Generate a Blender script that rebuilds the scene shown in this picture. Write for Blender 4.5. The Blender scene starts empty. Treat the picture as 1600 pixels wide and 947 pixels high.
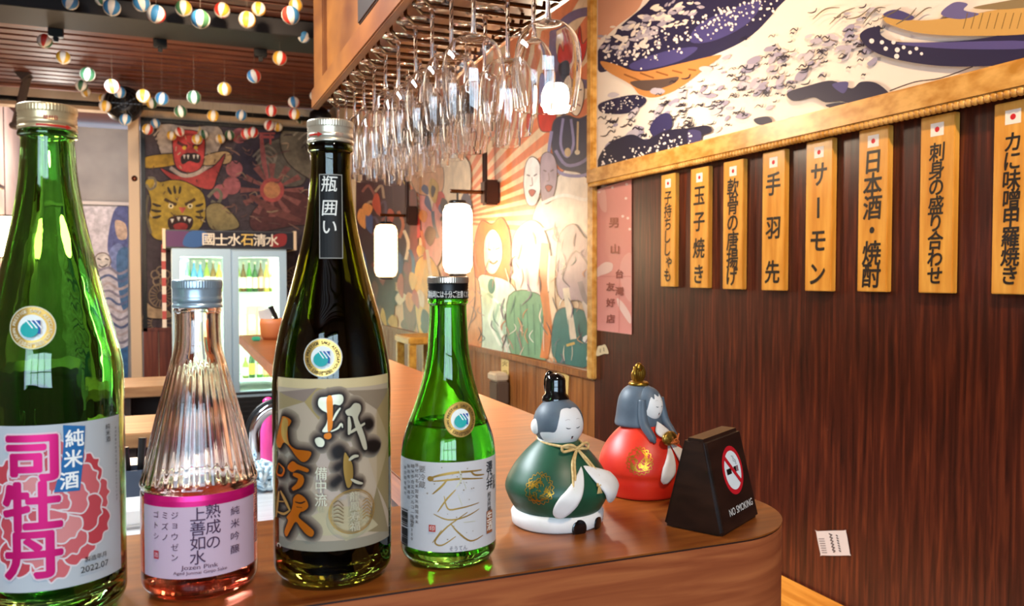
import bpy, bmesh, math, random
from mathutils import Vector, Matrix
from mathutils.geometry import tessellate_polygon
random.seed(7)
SC = bpy.context.scene
COL = SC.collection
R = math.radians
PI = math.pi

# ------------------------------------------------------------------ camera, world, light, exposure
F_PX = 1290.0
THETA = math.atan2(530.0, F_PX)          # the room's long axis is turned this far left of the lens axis
PITCH = math.atan2(41.5, F_PX)
EYE = Vector((0, 0, 1.25))
RIGHT = Vector((math.cos(THETA), -math.sin(THETA), 0))
FLAT = Vector((math.sin(THETA), math.cos(THETA), 0))
FWD = FLAT * math.cos(PITCH) - Vector((0, 0, math.sin(PITCH)))
UP = RIGHT.cross(FWD)
cd = bpy.data.cameras.new('camera')
cam = bpy.data.objects.new('camera', cd); COL.objects.link(cam)
cd.sensor_width = 36; cd.lens = F_PX / 1600 * 36; cd.clip_start = .02
m3 = Matrix((RIGHT, UP, -FWD)).transposed()
cam.matrix_world = Matrix.Translation(EYE) @ m3.to_4x4()
cd.dof.use_dof = True; cd.dof.focus_distance = .8; cd.dof.aperture_fstop = 15
SC.camera = cam

W = bpy.data.worlds.new('world'); SC.world = W; W.use_nodes = True
W.node_tree.nodes['Background'].inputs[0].default_value = (.62, .80, 1, 1)
W.node_tree.nodes['Background'].inputs[1].default_value = 2.2

SC.view_settings.view_transform = 'Standard'
SC.view_settings.look = 'None'
SC.view_settings.exposure = .45
SC.view_settings.gamma = 1
SC.view_settings.use_curve_mapping = False
SC.cycles.max_bounces = 18
SC.cycles.transmission_bounces = 18
SC.cycles.transparent_max_bounces = 16
SC.cycles.glossy_bounces = 6
SC.cycles.diffuse_bounces = 4
SC.cycles.sample_clamp_indirect = 20
SC.cycles.caustics_refractive = True
SC.cycles.use_denoising = True

def lamp(name, kind, loc, power, color, size=.1, sy=None, target=None, spot=60, blend=.6, spread=None):
    d = bpy.data.lights.new(name, kind); d.energy = power; d.color = color
    if kind == 'AREA':
        d.size = size
        if sy: d.shape = 'RECTANGLE'; d.size_y = sy
        if spread: d.spread = R(spread)
    elif kind == 'SPOT':
        d.shadow_soft_size = size; d.spot_size = R(spot); d.spot_blend = blend
    else: d.shadow_soft_size = size
    o = bpy.data.objects.new(name, d); COL.objects.link(o); o.location = loc
    if target is not None:
        o.rotation_euler = (Vector(target) - Vector(loc)).to_track_quat('-Z', 'Y').to_euler()
    return o
WARM = (1, .66, .36)
# daylight through the street window behind the camera
lamp('window_daylight', 'AREA', (-.9, -2.62, 1.7), 75, (.58, .80, 1), 2.5, 1.6, (.3, 2, 1.2))
# unseen ceiling downlights; the added fill lamps are marked
lamp('downlight', 'SPOT', (.35, -.55, 2.55), 50, (1, .80, .60), .05, None, (.25, .60, 1.05), 60, .8)
lamp('downlight', 'SPOT', (.45, .15, 2.55), 100, (1, .66, .38), .05, None, (1.2, 1.05, 1.62), 62, 1)
lamp('downlight', 'SPOT', (.12, 1.7, 2.55), 85, (1, .80, .62), .05, None, (.36, 1.5, 1.05), 42, .9)
lamp('downlight', 'SPOT', (.86, 1.25, 2.55), 34, (1, .68, .40), .05, None, (1.2, 1.75, 1.5), 70, .9)
lamp('downlight', 'SPOT', (.25, 3.2, 2.55), 100, (1, .76, .54), .06, None, (.3, 7, 1.75), 62, .9)
lamp('downlight', 'SPOT', (-.6, 3.6, 2.55), 90, (1, .82, .62), .06, None, (-.3, 3.4, 0), 100, .8)
lamp('far_room_fill', 'POINT', (-.3, 5.4, 1.5), 22, WARM, .12)  # added bare point lamp, brightens the fridge and far mural
lamp('kitchen_area_lamp', 'AREA', (-.9, 1.9, 2.4), 75, (.86, .94, 1), 1.3, .2, (-.4, 1.4, .8))  # unseen cool area lamp brightening the steel counter
lamp('fridge_front_fill', 'AREA', (-.25, 4.9, 2.3), 7, (.80, .90, 1), .8, .2, (.25, 6.4, .9))  # added area lamp without a fixture, brightens the fridge front
lamp('passage_light', 'POINT', (-.85, 7.6, 2.2), 15, (1, .92, .82), .06)
lamp('rack_fill', 'POINT', (.84, 1.75, 1.66), 7, (1, .80, .58), .04)  # added point lamp without a fixture, brightens the hanging glasses

# ------------------------------------------------------------------ pixels to points on real planes
def ray(px, py):
    return (FWD + RIGHT * ((px - 800) / F_PX) + UP * ((473.5 - py) / F_PX))
def hit(px, py, n, c):
    d = ray(px, py); n = Vector(n)
    return EYE + d * ((c - n.dot(EYE)) / n.dot(d))
def atX(px, py, X): return hit(px, py, (1, 0, 0), X)
def atY(px, py, Y): return hit(px, py, (0, 1, 0), Y)
def atZ(px, py, Z): return hit(px, py, (0, 0, 1), Z)
def atD(px, py, d): return EYE + ray(px, py) * d

# ------------------------------------------------------------------ materials
def lin(c):
    if isinstance(c, str):
        c = c.lstrip('#'); c = tuple(int(c[i:i + 2], 16) for i in (0, 2, 4))
    out = []
    for v in c[:3]:
        v = v / 255
        out.append(v / 12.92 if v <= .04045 else ((v + .055) / 1.055) ** 2.4)
    return (*out, 1)
MATS = {}
def mat(name, col=None, rough=.5, metal=0, trans=0, ior=1.5, emit=None, es=0, coat=0, spec=.5, alpha=1):
    if name in MATS: return MATS[name]
    m = bpy.data.materials.new(name); m.use_nodes = True; MATS[name] = m
    b = m.node_tree.nodes['Principled BSDF'].inputs
    if col is not None: b['Base Color'].default_value = lin(col)
    b['Roughness'].default_value = rough; b['Metallic'].default_value = metal
    b['Transmission Weight'].default_value = trans; b['IOR'].default_value = ior
    b['Coat Weight'].default_value = coat; b['Specular IOR Level'].default_value = spec
    if emit is not None:
        b['Emission Color'].default_value = lin(emit); b['Emission Strength'].default_value = es
    return m
def nt(m): return m.node_tree.nodes, m.node_tree.links, m.node_tree.nodes['Principled BSDF']
def noisy(name, c1, c2, scale=(1, 1, 1), nscale=5, detail=4, rough=.5, bump=0, coat=0, lo=.35, hi=.65, spec=.5, c3=None, dist=0, metal=0):
    # c1..c3 are the wood's or plaster's own colours
    """two or three colours mixed by stretched noise in object space: wood, plaster, stone"""
    if name in MATS: return MATS[name]
    m = mat(name, c1, rough, metal, coat=coat, spec=spec)
    N, L, b = nt(m)
    tc = N.new('ShaderNodeTexCoord'); mp = N.new('ShaderNodeMapping'); mp.inputs['Scale'].default_value = scale
    nz = N.new('ShaderNodeTexNoise'); nz.inputs['Scale'].default_value = nscale; nz.inputs['Detail'].default_value = detail
    nz.inputs['Distortion'].default_value = dist
    cr = N.new('ShaderNodeValToRGB'); e = cr.color_ramp.elements
    e[0].position = lo; e[0].color = lin(c1); e[1].position = hi; e[1].color = lin(c2)
    if c3: x = e.new((lo + hi) / 2); x.color = lin(c3)
    L.new(tc.outputs['Object'], mp.inputs[0]); L.new(mp.outputs[0], nz.inputs[0]); L.new(nz.outputs[0], cr.inputs[0])
    L.new(cr.outputs[0], b.inputs['Base Color'])
    if bump:
        bp = N.new('ShaderNodeBump'); bp.inputs['Strength'].default_value = bump; bp.inputs['Distance'].default_value = .002
        L.new(nz.outputs[0], bp.inputs['Height']); L.new(bp.outputs[0], b.inputs['Normal'])
    return m
def painted(name, rough=.6, metal=0, coat=0, spec=.5, mottle=0, ms=30):
    """reads the printed colour stored on the mesh"""
    if name in MATS: return MATS[name]
    m = mat(name, '#ffffff', rough, metal, coat=coat, spec=spec)
    N, L, b = nt(m)
    a = N.new('ShaderNodeAttribute'); a.attribute_name = 'print'
    if mottle:                                                  # uneven brushwork of a hand-painted wall
        tc = N.new('ShaderNodeTexCoord'); nz = N.new('ShaderNodeTexNoise'); nz.inputs['Scale'].default_value = ms; nz.inputs['Detail'].default_value = 6
        mr = N.new('ShaderNodeMapRange'); mr.inputs[1].default_value = .3; mr.inputs[2].default_value = .7; mr.inputs[3].default_value = 1 - mottle; mr.inputs[4].default_value = 1 + mottle * .5
        mx = N.new('ShaderNodeMix'); mx.data_type = 'RGBA'; mx.blend_type = 'MULTIPLY'; mx.inputs[0].default_value = 1
        L.new(tc.outputs['Object'], nz.inputs[0]); L.new(nz.outputs[0], mr.inputs[0]); L.new(a.outputs['Color'], mx.inputs[6]); L.new(mr.outputs[0], mx.inputs[7]); L.new(mx.outputs[2], b.inputs['Base Color'])
    else: L.new(a.outputs['Color'], b.inputs['Base Color'])
    return m
def pane_mat(name, tint, refl=.12):
    if name in MATS: return MATS[name]
    m = bpy.data.materials.new(name); m.use_nodes = True; MATS[name] = m
    N, L = m.node_tree.nodes, m.node_tree.links
    N.remove(N['Principled BSDF'])
    t = N.new('ShaderNodeBsdfTransparent'); t.inputs[0].default_value = lin(tint)
    g = N.new('ShaderNodeBsdfGlossy'); g.inputs['Roughness'].default_value = .03
    x = N.new('ShaderNodeMixShader'); x.inputs[0].default_value = refl
    L.new(t.outputs[0], x.inputs[1]); L.new(g.outputs[0], x.inputs[2]); L.new(x.outputs[0], N['Material Output'].inputs[0])
    return m

# ------------------------------------------------------------------ mesh helpers
def obj(name, bm, material, parent=None, smooth=False, loc=None):
    me = bpy.data.meshes.new(name)
    bmesh.ops.recalc_face_normals(bm, faces=bm.faces[:])
    bm.to_mesh(me); bm.free()
    if material is not None:
        for m in (material if isinstance(material, (list, tuple)) else [material]): me.materials.append(m)
    if smooth:
        for p in me.polygons: p.use_smooth = True
    o = bpy.data.objects.new(name, me); COL.objects.link(o)
    if parent: o.parent = parent
    if loc is not None: o.location = loc
    return o
def sharp(o, deg=35):
    me = o.data
    for p in me.polygons: p.use_smooth = True
    bm = bmesh.new(); bm.from_mesh(me)
    for e in bm.edges:
        if len(e.link_faces) == 2 and e.calc_face_angle(0) > R(deg): e.smooth = False
    bm.to_mesh(me); bm.free()
    return o
def thing(name, label, cat, loc=(0, 0, 0), rz=0, group=None):
    o = bpy.data.objects.new(name, None); COL.objects.link(o); o.empty_display_size = .05
    o.location = loc; o.rotation_euler = (0, 0, rz)
    o['label'] = label; o['category'] = cat
    if group: o['group'] = group
    return o
def tag(o, label, cat, group=None):
    o['label'] = label; o['category'] = cat
    if group: o['group'] = group
    return o
def struct(o): o['kind'] = 'structure'; return o
def NB(): return bmesh.new()
def box(bm, x0, x1, y0, y1, z0, z1, bev=0, mi=0):
    vs = [bm.verts.new(p) for p in ((x0, y0, z0), (x1, y0, z0), (x1, y1, z0), (x0, y1, z0), (x0, y0, z1), (x1, y0, z1), (x1, y1, z1), (x0, y1, z1))]
    fs = [bm.faces.new([vs[i] for i in f]) for f in ((0, 3, 2, 1), (4, 5, 6, 7), (0, 1, 5, 4), (1, 2, 6, 5), (2, 3, 7, 6), (3, 0, 4, 7))]
    for f in fs: f.material_index = mi
    if bev:
        es = list({e for f in fs for e in f.edges})
        bmesh.ops.bevel(bm, geom=es, offset=bev, segments=2, affect='EDGES')
    return bm
def lathe(bm, prof, seg=48, c=(0, 0, 0), mod=None, mi=0, sx=1, sy=1):
    """prof: (r, z) from bottom to top; r == 0 closes with a pole"""
    rows = []
    for k, (r, z) in enumerate(prof):
        if r <= 1e-7: rows.append([bm.verts.new((c[0], c[1], c[2] + z))]); continue
        row = []
        for i in range(seg):
            a = 2 * PI * i / seg
            q = r * (mod(a, z, r, k) if mod else 1)
            row.append(bm.verts.new((c[0] + sx * q * math.sin(a), c[1] - sy * q * math.cos(a), c[2] + z)))
        rows.append(row)
    for a, b in zip(rows, rows[1:]):
        for i in range(seg):
            j = (i + 1) % seg
            q = [a[i % len(a)], a[j % len(a)], b[j % len(b)], b[i % len(b)]]
            q2 = []
            for v in q:
                if v not in q2: q2.append(v)
            if len(q2) > 2:
                f = bm.faces.new(q2); f.material_index = mi
    return bm
def cat(pts, n=6, closed=False):
    """Catmull-Rom through points of any dimension"""
    out = []; P = [tuple(p) for p in pts]; k = len(P)
    rng = range(k if closed else k - 1)
    for i in rng:
        g = (lambda j: P[j % k]) if closed else (lambda j: P[max(0, min(k - 1, j))])
        p0, p1, p2, p3 = g(i - 1), g(i), g(i + 1), g(i + 2)
        for s in range(n):
            t = s / n
            out.append(tuple(.5 * ((2 * b) + (-a + c) * t + (2 * a - 5 * b + 4 * c - d) * t * t + (-a + 3 * b - 3 * c + d) * t ** 3) for a, b, c, d in zip(p0, p1, p2, p3)))
    if not closed: out.append(P[-1])
    return out
def tube(bm, pts, r, seg=8, closed=False, mi=0):
    P = [Vector(p) for p in pts]; n = len(P); rows = []
    rr = r if isinstance(r, (list, tuple)) else [r] * n
    ref = None
    for i in range(n):
        a = P[(i - 1) % n] if closed or i else P[0]; b = P[(i + 1) % n] if closed or i < n - 1 else P[-1]
        d = (b - a).normalized()
        if ref is None: ref = d.orthogonal()
        ref = (ref - d * ref.dot(d)).normalized(); s = d.cross(ref)
        rows.append([bm.verts.new(P[i] + (ref * math.cos(2 * PI * k / seg) + s * math.sin(2 * PI * k / seg)) * rr[i]) for k in range(seg)])
    for i in range(n if closed else n - 1):
        a, b = rows[i], rows[(i + 1) % n]
        for k in range(seg):
            f = bm.faces.new((a[k], a[(k + 1) % seg], b[(k + 1) % seg], b[k])); f.material_index = mi
    if not closed:
        bm.faces.new(rows[0][::-1]).material_index = mi; bm.faces.new(rows[-1]).material_index = mi
    return bm
def prism(bm, outline, z0, z1, bev=0):
    a = [bm.verts.new((x, y, z0)) for x, y in outline]; b = [bm.verts.new((x, y, z1)) for x, y in outline]
    n = len(a)
    f0 = bm.faces.new(a[::-1]); f1 = bm.faces.new(b)
    for i in range(n): bm.faces.new((a[i], a[(i + 1) % n], b[(i + 1) % n], b[i]))
    if bev: bmesh.ops.bevel(bm, geom=list(f1.edges), offset=bev, segments=2, affect='EDGES')
    return bm
def ellipsoid(bm, c, rx, ry, rz, seg=24, rings=14, mi=0):
    prof = [(math.sin(PI * i / rings), -math.cos(PI * i / rings)) for i in range(rings + 1)]
    prof[0] = (0, -1); prof[-1] = (0, 1)
    n0 = len(bm.verts)
    lathe(bm, prof, seg, mi=mi)
    bm.verts.ensure_lookup_table()
    for v in bm.verts[n0:]: v.co = Vector((c[0] + v.co.x * rx, c[1] + v.co.y * ry, c[2] + v.co.z * rz))
    return bm

# ------------------------------------------------------------------ lettering and printed art
GL = {}
def glyph(ch, bold=0.0):
    k = (ch, bold)
    if k in GL: return GL[k]
    c = bpy.data.curves.new('glyph', 'FONT'); c.body = ch; c.size = 1; c.offset = bold; c.resolution_u = 3
    c.dimensions = '2D'; c.fill_mode = 'FRONT'
    o = bpy.data.objects.new('glyph', c); COL.objects.link(o)
    bpy.context.view_layer.update()
    ev = o.evaluated_get(bpy.context.evaluated_depsgraph_get())
    me = ev.to_mesh()
    vs = [(v.co.x, v.co.y) for v in me.vertices]; ts = [tuple(p.vertices) for p in me.polygons]
    ev.to_mesh_clear()
    bpy.data.objects.remove(o); bpy.data.curves.remove(c)
    xs = [v[0] for v in vs] or [0]; ys = [v[1] for v in vs] or [0]
    GL[k] = (vs, ts, min(xs), max(xs), min(ys), max(ys))
    return GL[k]
class Art:
    """flat printed shapes in 2-D, in layers, laid on a surface as one mesh"""
    def __init__(s, clip=None): s.v = []; s.f = []; s.L = 0.0; s.clip = clip; s.mi = 0; s.inc = .12 if clip is None else .04
    def up(s, n=1): s.L += n; return s
    def tri(s, pts, col, mi=None):
        P = [tuple(p) for p in pts]
        if s.clip:
            C = s.clip; n = len(C)
            area = sum(C[i][0] * C[(i + 1) % n][1] - C[(i + 1) % n][0] * C[i][1] for i in range(n))
            sg = 1 if area > 0 else -1
            for i in range(n):
                a, b = C[i], C[(i + 1) % n]
                side = lambda p: sg * ((b[0] - a[0]) * (p[1] - a[1]) - (b[1] - a[1]) * (p[0] - a[0]))
                out = []
                for j in range(len(P)):
                    p, q = P[j], P[(j + 1) % len(P)]; sp, sq = side(p), side(q)
                    if sp >= 0: out.append(p)
                    if (sp >= 0) != (sq >= 0):
                        t = sp / (sp - sq); out.append((p[0] + (q[0] - p[0]) * t, p[1] + (q[1] - p[1]) * t))
                P = out
                if len(P) < 3: return
        i0 = len(s.v); s.v += [(x, y, s.L) for x, y in P]
        s.f.append((list(range(i0, i0 + len(P))), col, s.mi if mi is None else mi))
    def poly(s, pts, col, mi=None):
        s.L += s.inc
        P = [Vector((p[0], p[1], 0)) for p in pts]
        for t in tessellate_polygon([P]): s.tri([(P[i].x, P[i].y) for i in t], col, mi)
        return s
    def blob(s, pts, col, mi=None, n=5, edge=None, ew=1.6):
        P = cat(pts, n, True); s.poly(P, col, mi)
        if edge: s.line(P + [P[0]], ew, edge, sm=0)
        return s
    def disc(s, x, y, r, col, ry=None, n=24, mi=None, rot=0):
        ry = r if ry is None else ry; ca, sa = math.cos(rot), math.sin(rot)
        return s.poly([(x + r * math.cos(2 * PI * k / n) * ca - ry * math.sin(2 * PI * k / n) * sa, y + r * math.cos(2 * PI * k / n) * sa + ry * math.sin(2 * PI * k / n) * ca) for k in range(n)], col, mi)
    def ring(s, x, y, r0, r1, col, n=40, mi=None):
        s.L += s.inc
        for k in range(n):
            a, b = 2 * PI * k / n, 2 * PI * (k + 1) / n
            s.tri([(x + r0 * math.cos(a), y + r0 * math.sin(a)), (x + r1 * math.cos(a), y + r1 * math.sin(a)), (x + r1 * math.cos(b), y + r1 * math.sin(b)), (x + r0 * math.cos(b), y + r0 * math.sin(b))], col, mi)
        return s
    def rect(s, x0, y0, x1, y1, col, mi=None):
        s.L += s.inc
        s.tri([(x0, y0), (x1, y0), (x1, y1), (x0, y1)], col, mi); return s
    def line(s, pts, w, col, mi=None, sm=4, taper=False):
        s.L += s.inc
        P = cat(pts, sm) if sm and len(pts) > 2 else [tuple(p) for p in pts]
        n = len(P); E = []
        for i in range(n):
            a, b = P[max(0, i - 1)], P[min(n - 1, i + 1)]
            dx, dy = b[0] - a[0], b[1] - a[1]; l = math.hypot(dx, dy) or 1
            h = w / 2 * ((.25 + .75 * math.sin(PI * (.08 + .84 * i / max(1, n - 1)))) if taper else 1)
            E.append(((P[i][0] - dy / l * h, P[i][1] + dx / l * h), (P[i][0] + dy / l * h, P[i][1] - dx / l * h)))
        for a, b in zip(E, E[1:]): s.tri([a[0], a[1], b[1], b[0]], col, mi)
        return s
    def char(s, ch, x, y, size, col, bold=0, mi=None, sx=1, flip=1, rot=0, shear=0, center=True):
        """one character centred on x, y; flip = -1 when y runs downwards"""
        if bold:                                                # heavier strokes: the glyph struck several times around a small circle
            m = 6 if bold < .03 else 10
            for k in range(m): a = 2 * PI * k / m; s.char(ch, x + bold * size * math.cos(a) * sx, y + bold * size * math.sin(a), size, col, 0, mi, sx, flip, rot, shear)
            if bold > .08: s.char(ch, x, y, size, col, bold * .5, mi, sx, flip, rot, shear)
        s.L += s.inc
        vs, ts, x0, x1, y0, y1 = glyph(ch, 0)
        cx, cy = (x0 + x1) / 2, (y0 + y1) / 2
        if ch in 'ゃ・。、': cy = (y0 + y1) / 2
        ca, sa = math.cos(rot), math.sin(rot)
        Q = []
        for a, b in vs:
            a, b = (a - cx) * size * sx + (b - cy) * size * shear, (b - cy) * size
            Q.append((x + a * ca - b * sa, y + flip * (a * sa + b * ca)))
        for t in ts: s.tri([Q[i] for i in t], col, mi)
        return s
    def vtext(s, txt, x, y0, y1, size, col, bold=0, mi=None, sx=1, flip=1, shear=0):
        """a vertical column of characters with centres from y0 to y1"""
        n = len(txt)
        for i, ch in enumerate(txt):
            y = y0 + (y1 - y0) * (i / (n - 1) if n > 1 else 0)
            if ch == 'ー': s.char(ch, x, y, size, col, bold, mi, sx, flip, rot=PI / 2)
            elif ch in 'ゃょ': s.char(ch, x + size * .16, y, size, col, bold, mi, sx, flip)
            elif ch != ' ': s.char(ch, x, y, size, col, bold, mi, sx, flip, shear=shear)
        return s
    def htext(s, txt, x, y, size, col, bold=0, mi=None, sx=1, flip=1, shear=0, slope=0, width=None):
        """a horizontal line set in one piece, centred on x, y"""
        if bold:
            for k in range(6): a = 2 * PI * k / 6; s.htext(txt, x + bold * size * math.cos(a), y + bold * size * math.sin(a), size, col, 0, mi, sx, flip, shear, slope, width)
        s.L += s.inc
        vs, ts, x0, x1, y0, y1 = glyph(txt, 0)
        if width: sx = width / max(1e-6, (x1 - x0) * size)
        cx, cy = (x0 + x1) / 2, (y0 + y1) / 2
        Q = []
        for a, b in vs:
            u = (a - cx) * size * sx + (b - cy) * size * shear
            Q.append((x + u, y + flip * (b - cy) * size + u * slope))
        for t in ts: s.tri([Q[i] for i in t], col, mi)
        return s
    def split(s, stepx, stepy):
        out = []
        stack = [([s.v[i] for i in ids], c, m) for ids, c, m in s.f]
        while stack:
            P, c, m = stack.pop()
            ex = max(p[0] for p in P) - min(p[0] for p in P); ey = max(p[1] for p in P) - min(p[1] for p in P)
            bx = ex / stepx if stepx else 0; by = ey / stepy if stepy else 0
            if max(bx, by) <= 1: out.append((P, c, m)); continue
            ax = 0 if bx >= by else 1; lo = min(p[ax] for p in P); st = stepx if ax == 0 else stepy
            k = st * math.floor((lo + (ex if ax == 0 else ey) / 2) / st)
            if k <= lo + 1e-9: k = lo + (ex if ax == 0 else ey) / 2
            A_, B_ = [], []
            for j in range(len(P)):
                p, q = P[j], P[(j + 1) % len(P)]; sp, sq = p[ax] - k, q[ax] - k
                (A_ if sp <= 0 else B_).append(p)
                if (sp <= 0) != (sq <= 0) and abs(sp - sq) > 1e-12:
                    t = sp / (sp - sq); n = (p[0] + (q[0] - p[0]) * t, p[1] + (q[1] - p[1]) * t, p[2]); A_.append(n); B_.append(n)
            for Q in (A_, B_):
                if len(Q) > 2: stack.append((Q, c, m))
        s.v = []; s.f = []
        for P, c, m in out:
            i0 = len(s.v); s.v += P; s.f.append((list(range(i0, i0 + len(P))), c, m))
    def build(s, name, fn, mats, parent=None, stepx=None, stepy=None, smooth=False):
        if stepx or stepy: s.split(stepx, stepy)
        bm = NB(); lay = bm.verts.layers.float.new('lay'); cl = bm.loops.layers.float_color.new('print')
        vv = []
        for x, y, l in s.v:
            v = bm.verts.new((x, y, 0)); v[lay] = l; vv.append(v)
        for ids, col, mi in s.f:
            try: f = bm.faces.new([vv[i] for i in ids])
            except ValueError: continue
            f.material_index = mi; c = lin(col)
            for lp in f.loops: lp[cl] = c
        for v in bm.verts: v.co = Vector(fn(v.co.x, v.co.y, v[lay]))
        me = bpy.data.meshes.new(name); bm.to_mesh(me); bm.free()
        for m in mats: me.materials.append(m)
        if smooth:
            for p in me.polygons: p.use_smooth = True
        o = bpy.data.objects.new(name, me); COL.objects.link(o)
        if parent: o.parent = parent
        return o
PRINT = painted('printed_paper', .5, spec=.25)
GLOSS = painted('glossy_print', .22, coat=.3)
GOLD = mat('gold_foil', '#d6ab58', .3, .7)
SILV = mat('silver_foil', '#e4e2d2', .25, 1)
# ------------------------------------------------------------------ the room
XW, XM, YF, ZC = 1.206, 1.226, 7.0, 2.63
YC = atX(930, 300, XW).y                       # where the dark panelled wall ends and the painted wall begins
wall_wood = noisy('dark_red_veneer', '#270e08', '#6a3019', (30, 30, 1.5), 4, 7, .36, .12, lo=.3, hi=.74, c3='#461c10', dist=.5, spec=.45)
plank_wood = noisy('honey_planks', '#6e3c1c', '#a9682f', (14, 14, .8), 5, 4, .42, .1, lo=.3, hi=.7)
red_planks = noisy('red_planks', '#5d2415', '#7f3a22', (10, 10, .7), 5, 4, .5, .1)
slat_wood = noisy('ceiling_slats', '#4c1f0e', '#7e3e1b', (.9, 14, 14), 4, 4, .5, .1)
cab_wood = noisy('orange_board', '#6c3612', '#9c5c22', (9, .9, 1.6), 4, 5, .42, .08)
gold_wood = noisy('gilded_moulding', '#b9822f', '#e0b060', (6, 3, 6), 8, 3, .38, .15)
cream = noisy('cream_plaster', '#c9ad8a', '#d9c2a2', (1, 1, 1), 6, 3, .8)
grey_wall = noisy('grey_plaster', '#8f8a88', '#a5a09c', (1, 1, 1), 3, 3, .85)
dark_tile = noisy('dark_floor', '#2a201c', '#3c2d26', (1, 1, 1), 3, 4, .55)
black_metal = mat('black_metal', '#15130f', .4, .6)
dark_steel = mat('dark_steel_beam', '#17110f', .6, .2)
black_plastic = mat('black_plastic', '#0d0c0c', .35)
chrome = mat('chrome', '#e6e6ea', .12, 1)
steel = noisy('brushed_steel', '#c8ccd0', '#dfe3e6', (1, 30, 1), 6, 2, .32, .05, metal=.7)
rod_metal = mat('bronze_rod', '#6a4a30', .25, 1)
white_plastic = mat('white_plastic', '#eef1f2', .35)

b = NB(); box(b, -3, 1.5, -2.5, 9, -.1, 0); struct(obj('floor', b, dark_tile))
b = NB(); box(b, -3, 1.5, -2.5, 9, ZC + .045, ZC + .1)
y = -2.5
while y < YF: box(b, -3, 1.5, y, y + .085, ZC, ZC + .05); y += .125
struct(obj('ceiling', b, slat_wood))
b = NB(); box(b, XW, 1.5, -2.5, YC, 0, ZC); struct(obj('wall_right', b, wall_wood))
b = NB(); box(b, XM, 1.5, YC, YF, 0, ZC); struct(obj('wall_mural_side', b, cream))
px_l = atY(221, 300, YF).x
b = NB(); box(b, px_l, 1.5, YF, YF + .12, 0, ZC); struct(obj('wall_far', b, cream))
b = NB(); box(b, -3, px_l, YF, YF + .12, atY(150, 172, YF).z, ZC); struct(obj('trim_1', b, cream))   # band over the passage
b = NB(); box(b, -3, 1.5, 8.6, 8.7, 0, ZC); struct(obj('wall_passage', b, grey_wall))
b = NB(); box(b, -1.32, -1.22, 5.701, 8.6, 0, ZC); struct(obj('wall_left', b, noisy('pink_plaster', '#b99a90', '#cdb2a6', nscale=3, rough=.85)))
b = NB(); box(b, -3, -2.9, -2.5, 5.7, 0, ZC); box(b, -3, -1.22, 5.6, 5.7, 0, ZC); struct(obj('wall_kitchen', b, noisy('tan_plaster', '#8a6a50', '#a07d60', nscale=3, rough=.85)))
b = NB(); x0, x1, z0, z1 = -2.1, .3, .95, 2.4
box(b, -3, x0, -2.5, -2.4, 0, ZC); box(b, x1, 1.5, -2.5, -2.4, 0, ZC); box(b, x0, x1, -2.5, -2.4, 0, z0); box(b, x0, x1, -2.5, -2.4, z1, ZC)
struct(obj('wall_back', b, noisy('tan_plaster')) if False else obj('wall_back', b, MATS['tan_plaster']))
b = NB(); box(b, x0, x1, -2.48, -2.42, z0, z0 + .06); box(b, x0, x1, -2.48, -2.42, z1 - .06, z1); box(b, x0, x1, -2.48, -2.42, 1.65, 1.69)
for k in range(5): xx = x0 + (x1 - x0 - .05) * k / 4; box(b, xx, xx + .05, -2.48, -2.42, z0, z1)
struct(obj('window_1', b, black_metal))

# cream door post left of the far mural
p0, p1 = atY(201, 300, YF - .06).x, atY(218, 300, YF - .06).x
zt, zb = atY(210, 190, YF - .06).z, atY(210, 517, YF - .06).z
b = NB(); box(b, p0, p1, YF - .06, YF + .1, 0, ZC, .004); struct(obj('trim_2', b, mat('cream_paint', '#e8cfae', .6)))
b = NB(); q = atY(210, 279, YF - .065); ellipsoid(b, (q.x, YF - .068, q.z), .022, .012, .022)
tag(obj('post_knob', b, mat('dark_brass', '#5a2c18', .3, .8), smooth=True), 'small round dark knob on the cream door post', 'knob')
# red plank wainscot below the far mural
zb2 = atY(240, 517, YF).z
b = NB(); x = px_l
while x < 1.2: box(b, x, x + .105, YF - .02, YF + .01, 0, zb2); x += .11
box(b, px_l, 1.2, YF - .03, YF + .01, zb2, zb2 + .025); struct(obj('trim_3', b, red_planks))
# honey plank wainscot below the painted side wall
zm = atX(925, 584, XM).z; zm2 = atX(735, 543, XM).z
b = NB(); y = YC + .005
while y < YF: box(b, XM - .012, XM + .01, y, y + .088, 0, zm - .012); y += .092
box(b, XM - .022, XM + .01, YC + .005, YF, zm - .014, zm + .006); struct(obj('trim_4', b, plank_wood))
# dark steel beam under the ceiling and its lit border board
yb = atZ(240, 60, ZC - .08).y
b = NB(); box(b, -3, 1.22, yb - .34, yb, ZC - .08, ZC + .01, .004); struct(obj('trim_5', b, dark_steel))
b = NB(); box(b, -3, 1.22, yb + .005, yb + .16, ZC - .03, ZC + .02); struct(obj('trim_6', b, slat_wood))
for i, (px, py) in enumerate(((87, 43), (250, 55), (407, 66))):
    q = atY(px, py, yb + .02)
    b = NB(); box(b, q.x - .035, q.x + .035, yb + .002, yb + .05, ZC - .12, ZC - .03, .004); box(b, q.x - .012, q.x + .012, yb + .01, yb + .035, ZC - .145, ZC - .11, .003)
    tag(obj('beam_clip', b, black_metal), 'black clip under the ceiling beam, ' + ('nearest the left edge of the photo', 'the middle one of three', 'nearest the wine glass cabinet')[i], 'clip', 'black clips along the ceiling beam')
b = NB(); q0, q1 = atY(0, 152, YF - .35), atY(500, 171, YF - .35)
tube(b, [(-1.21, YF - .35, q0.z), (XM - .01, YF - .35, q0.z)], .018, 10)
tag(obj('ceiling_rail', b, black_metal), 'long black pipe rail running across under the far end of the ceiling', 'rail')

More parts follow.
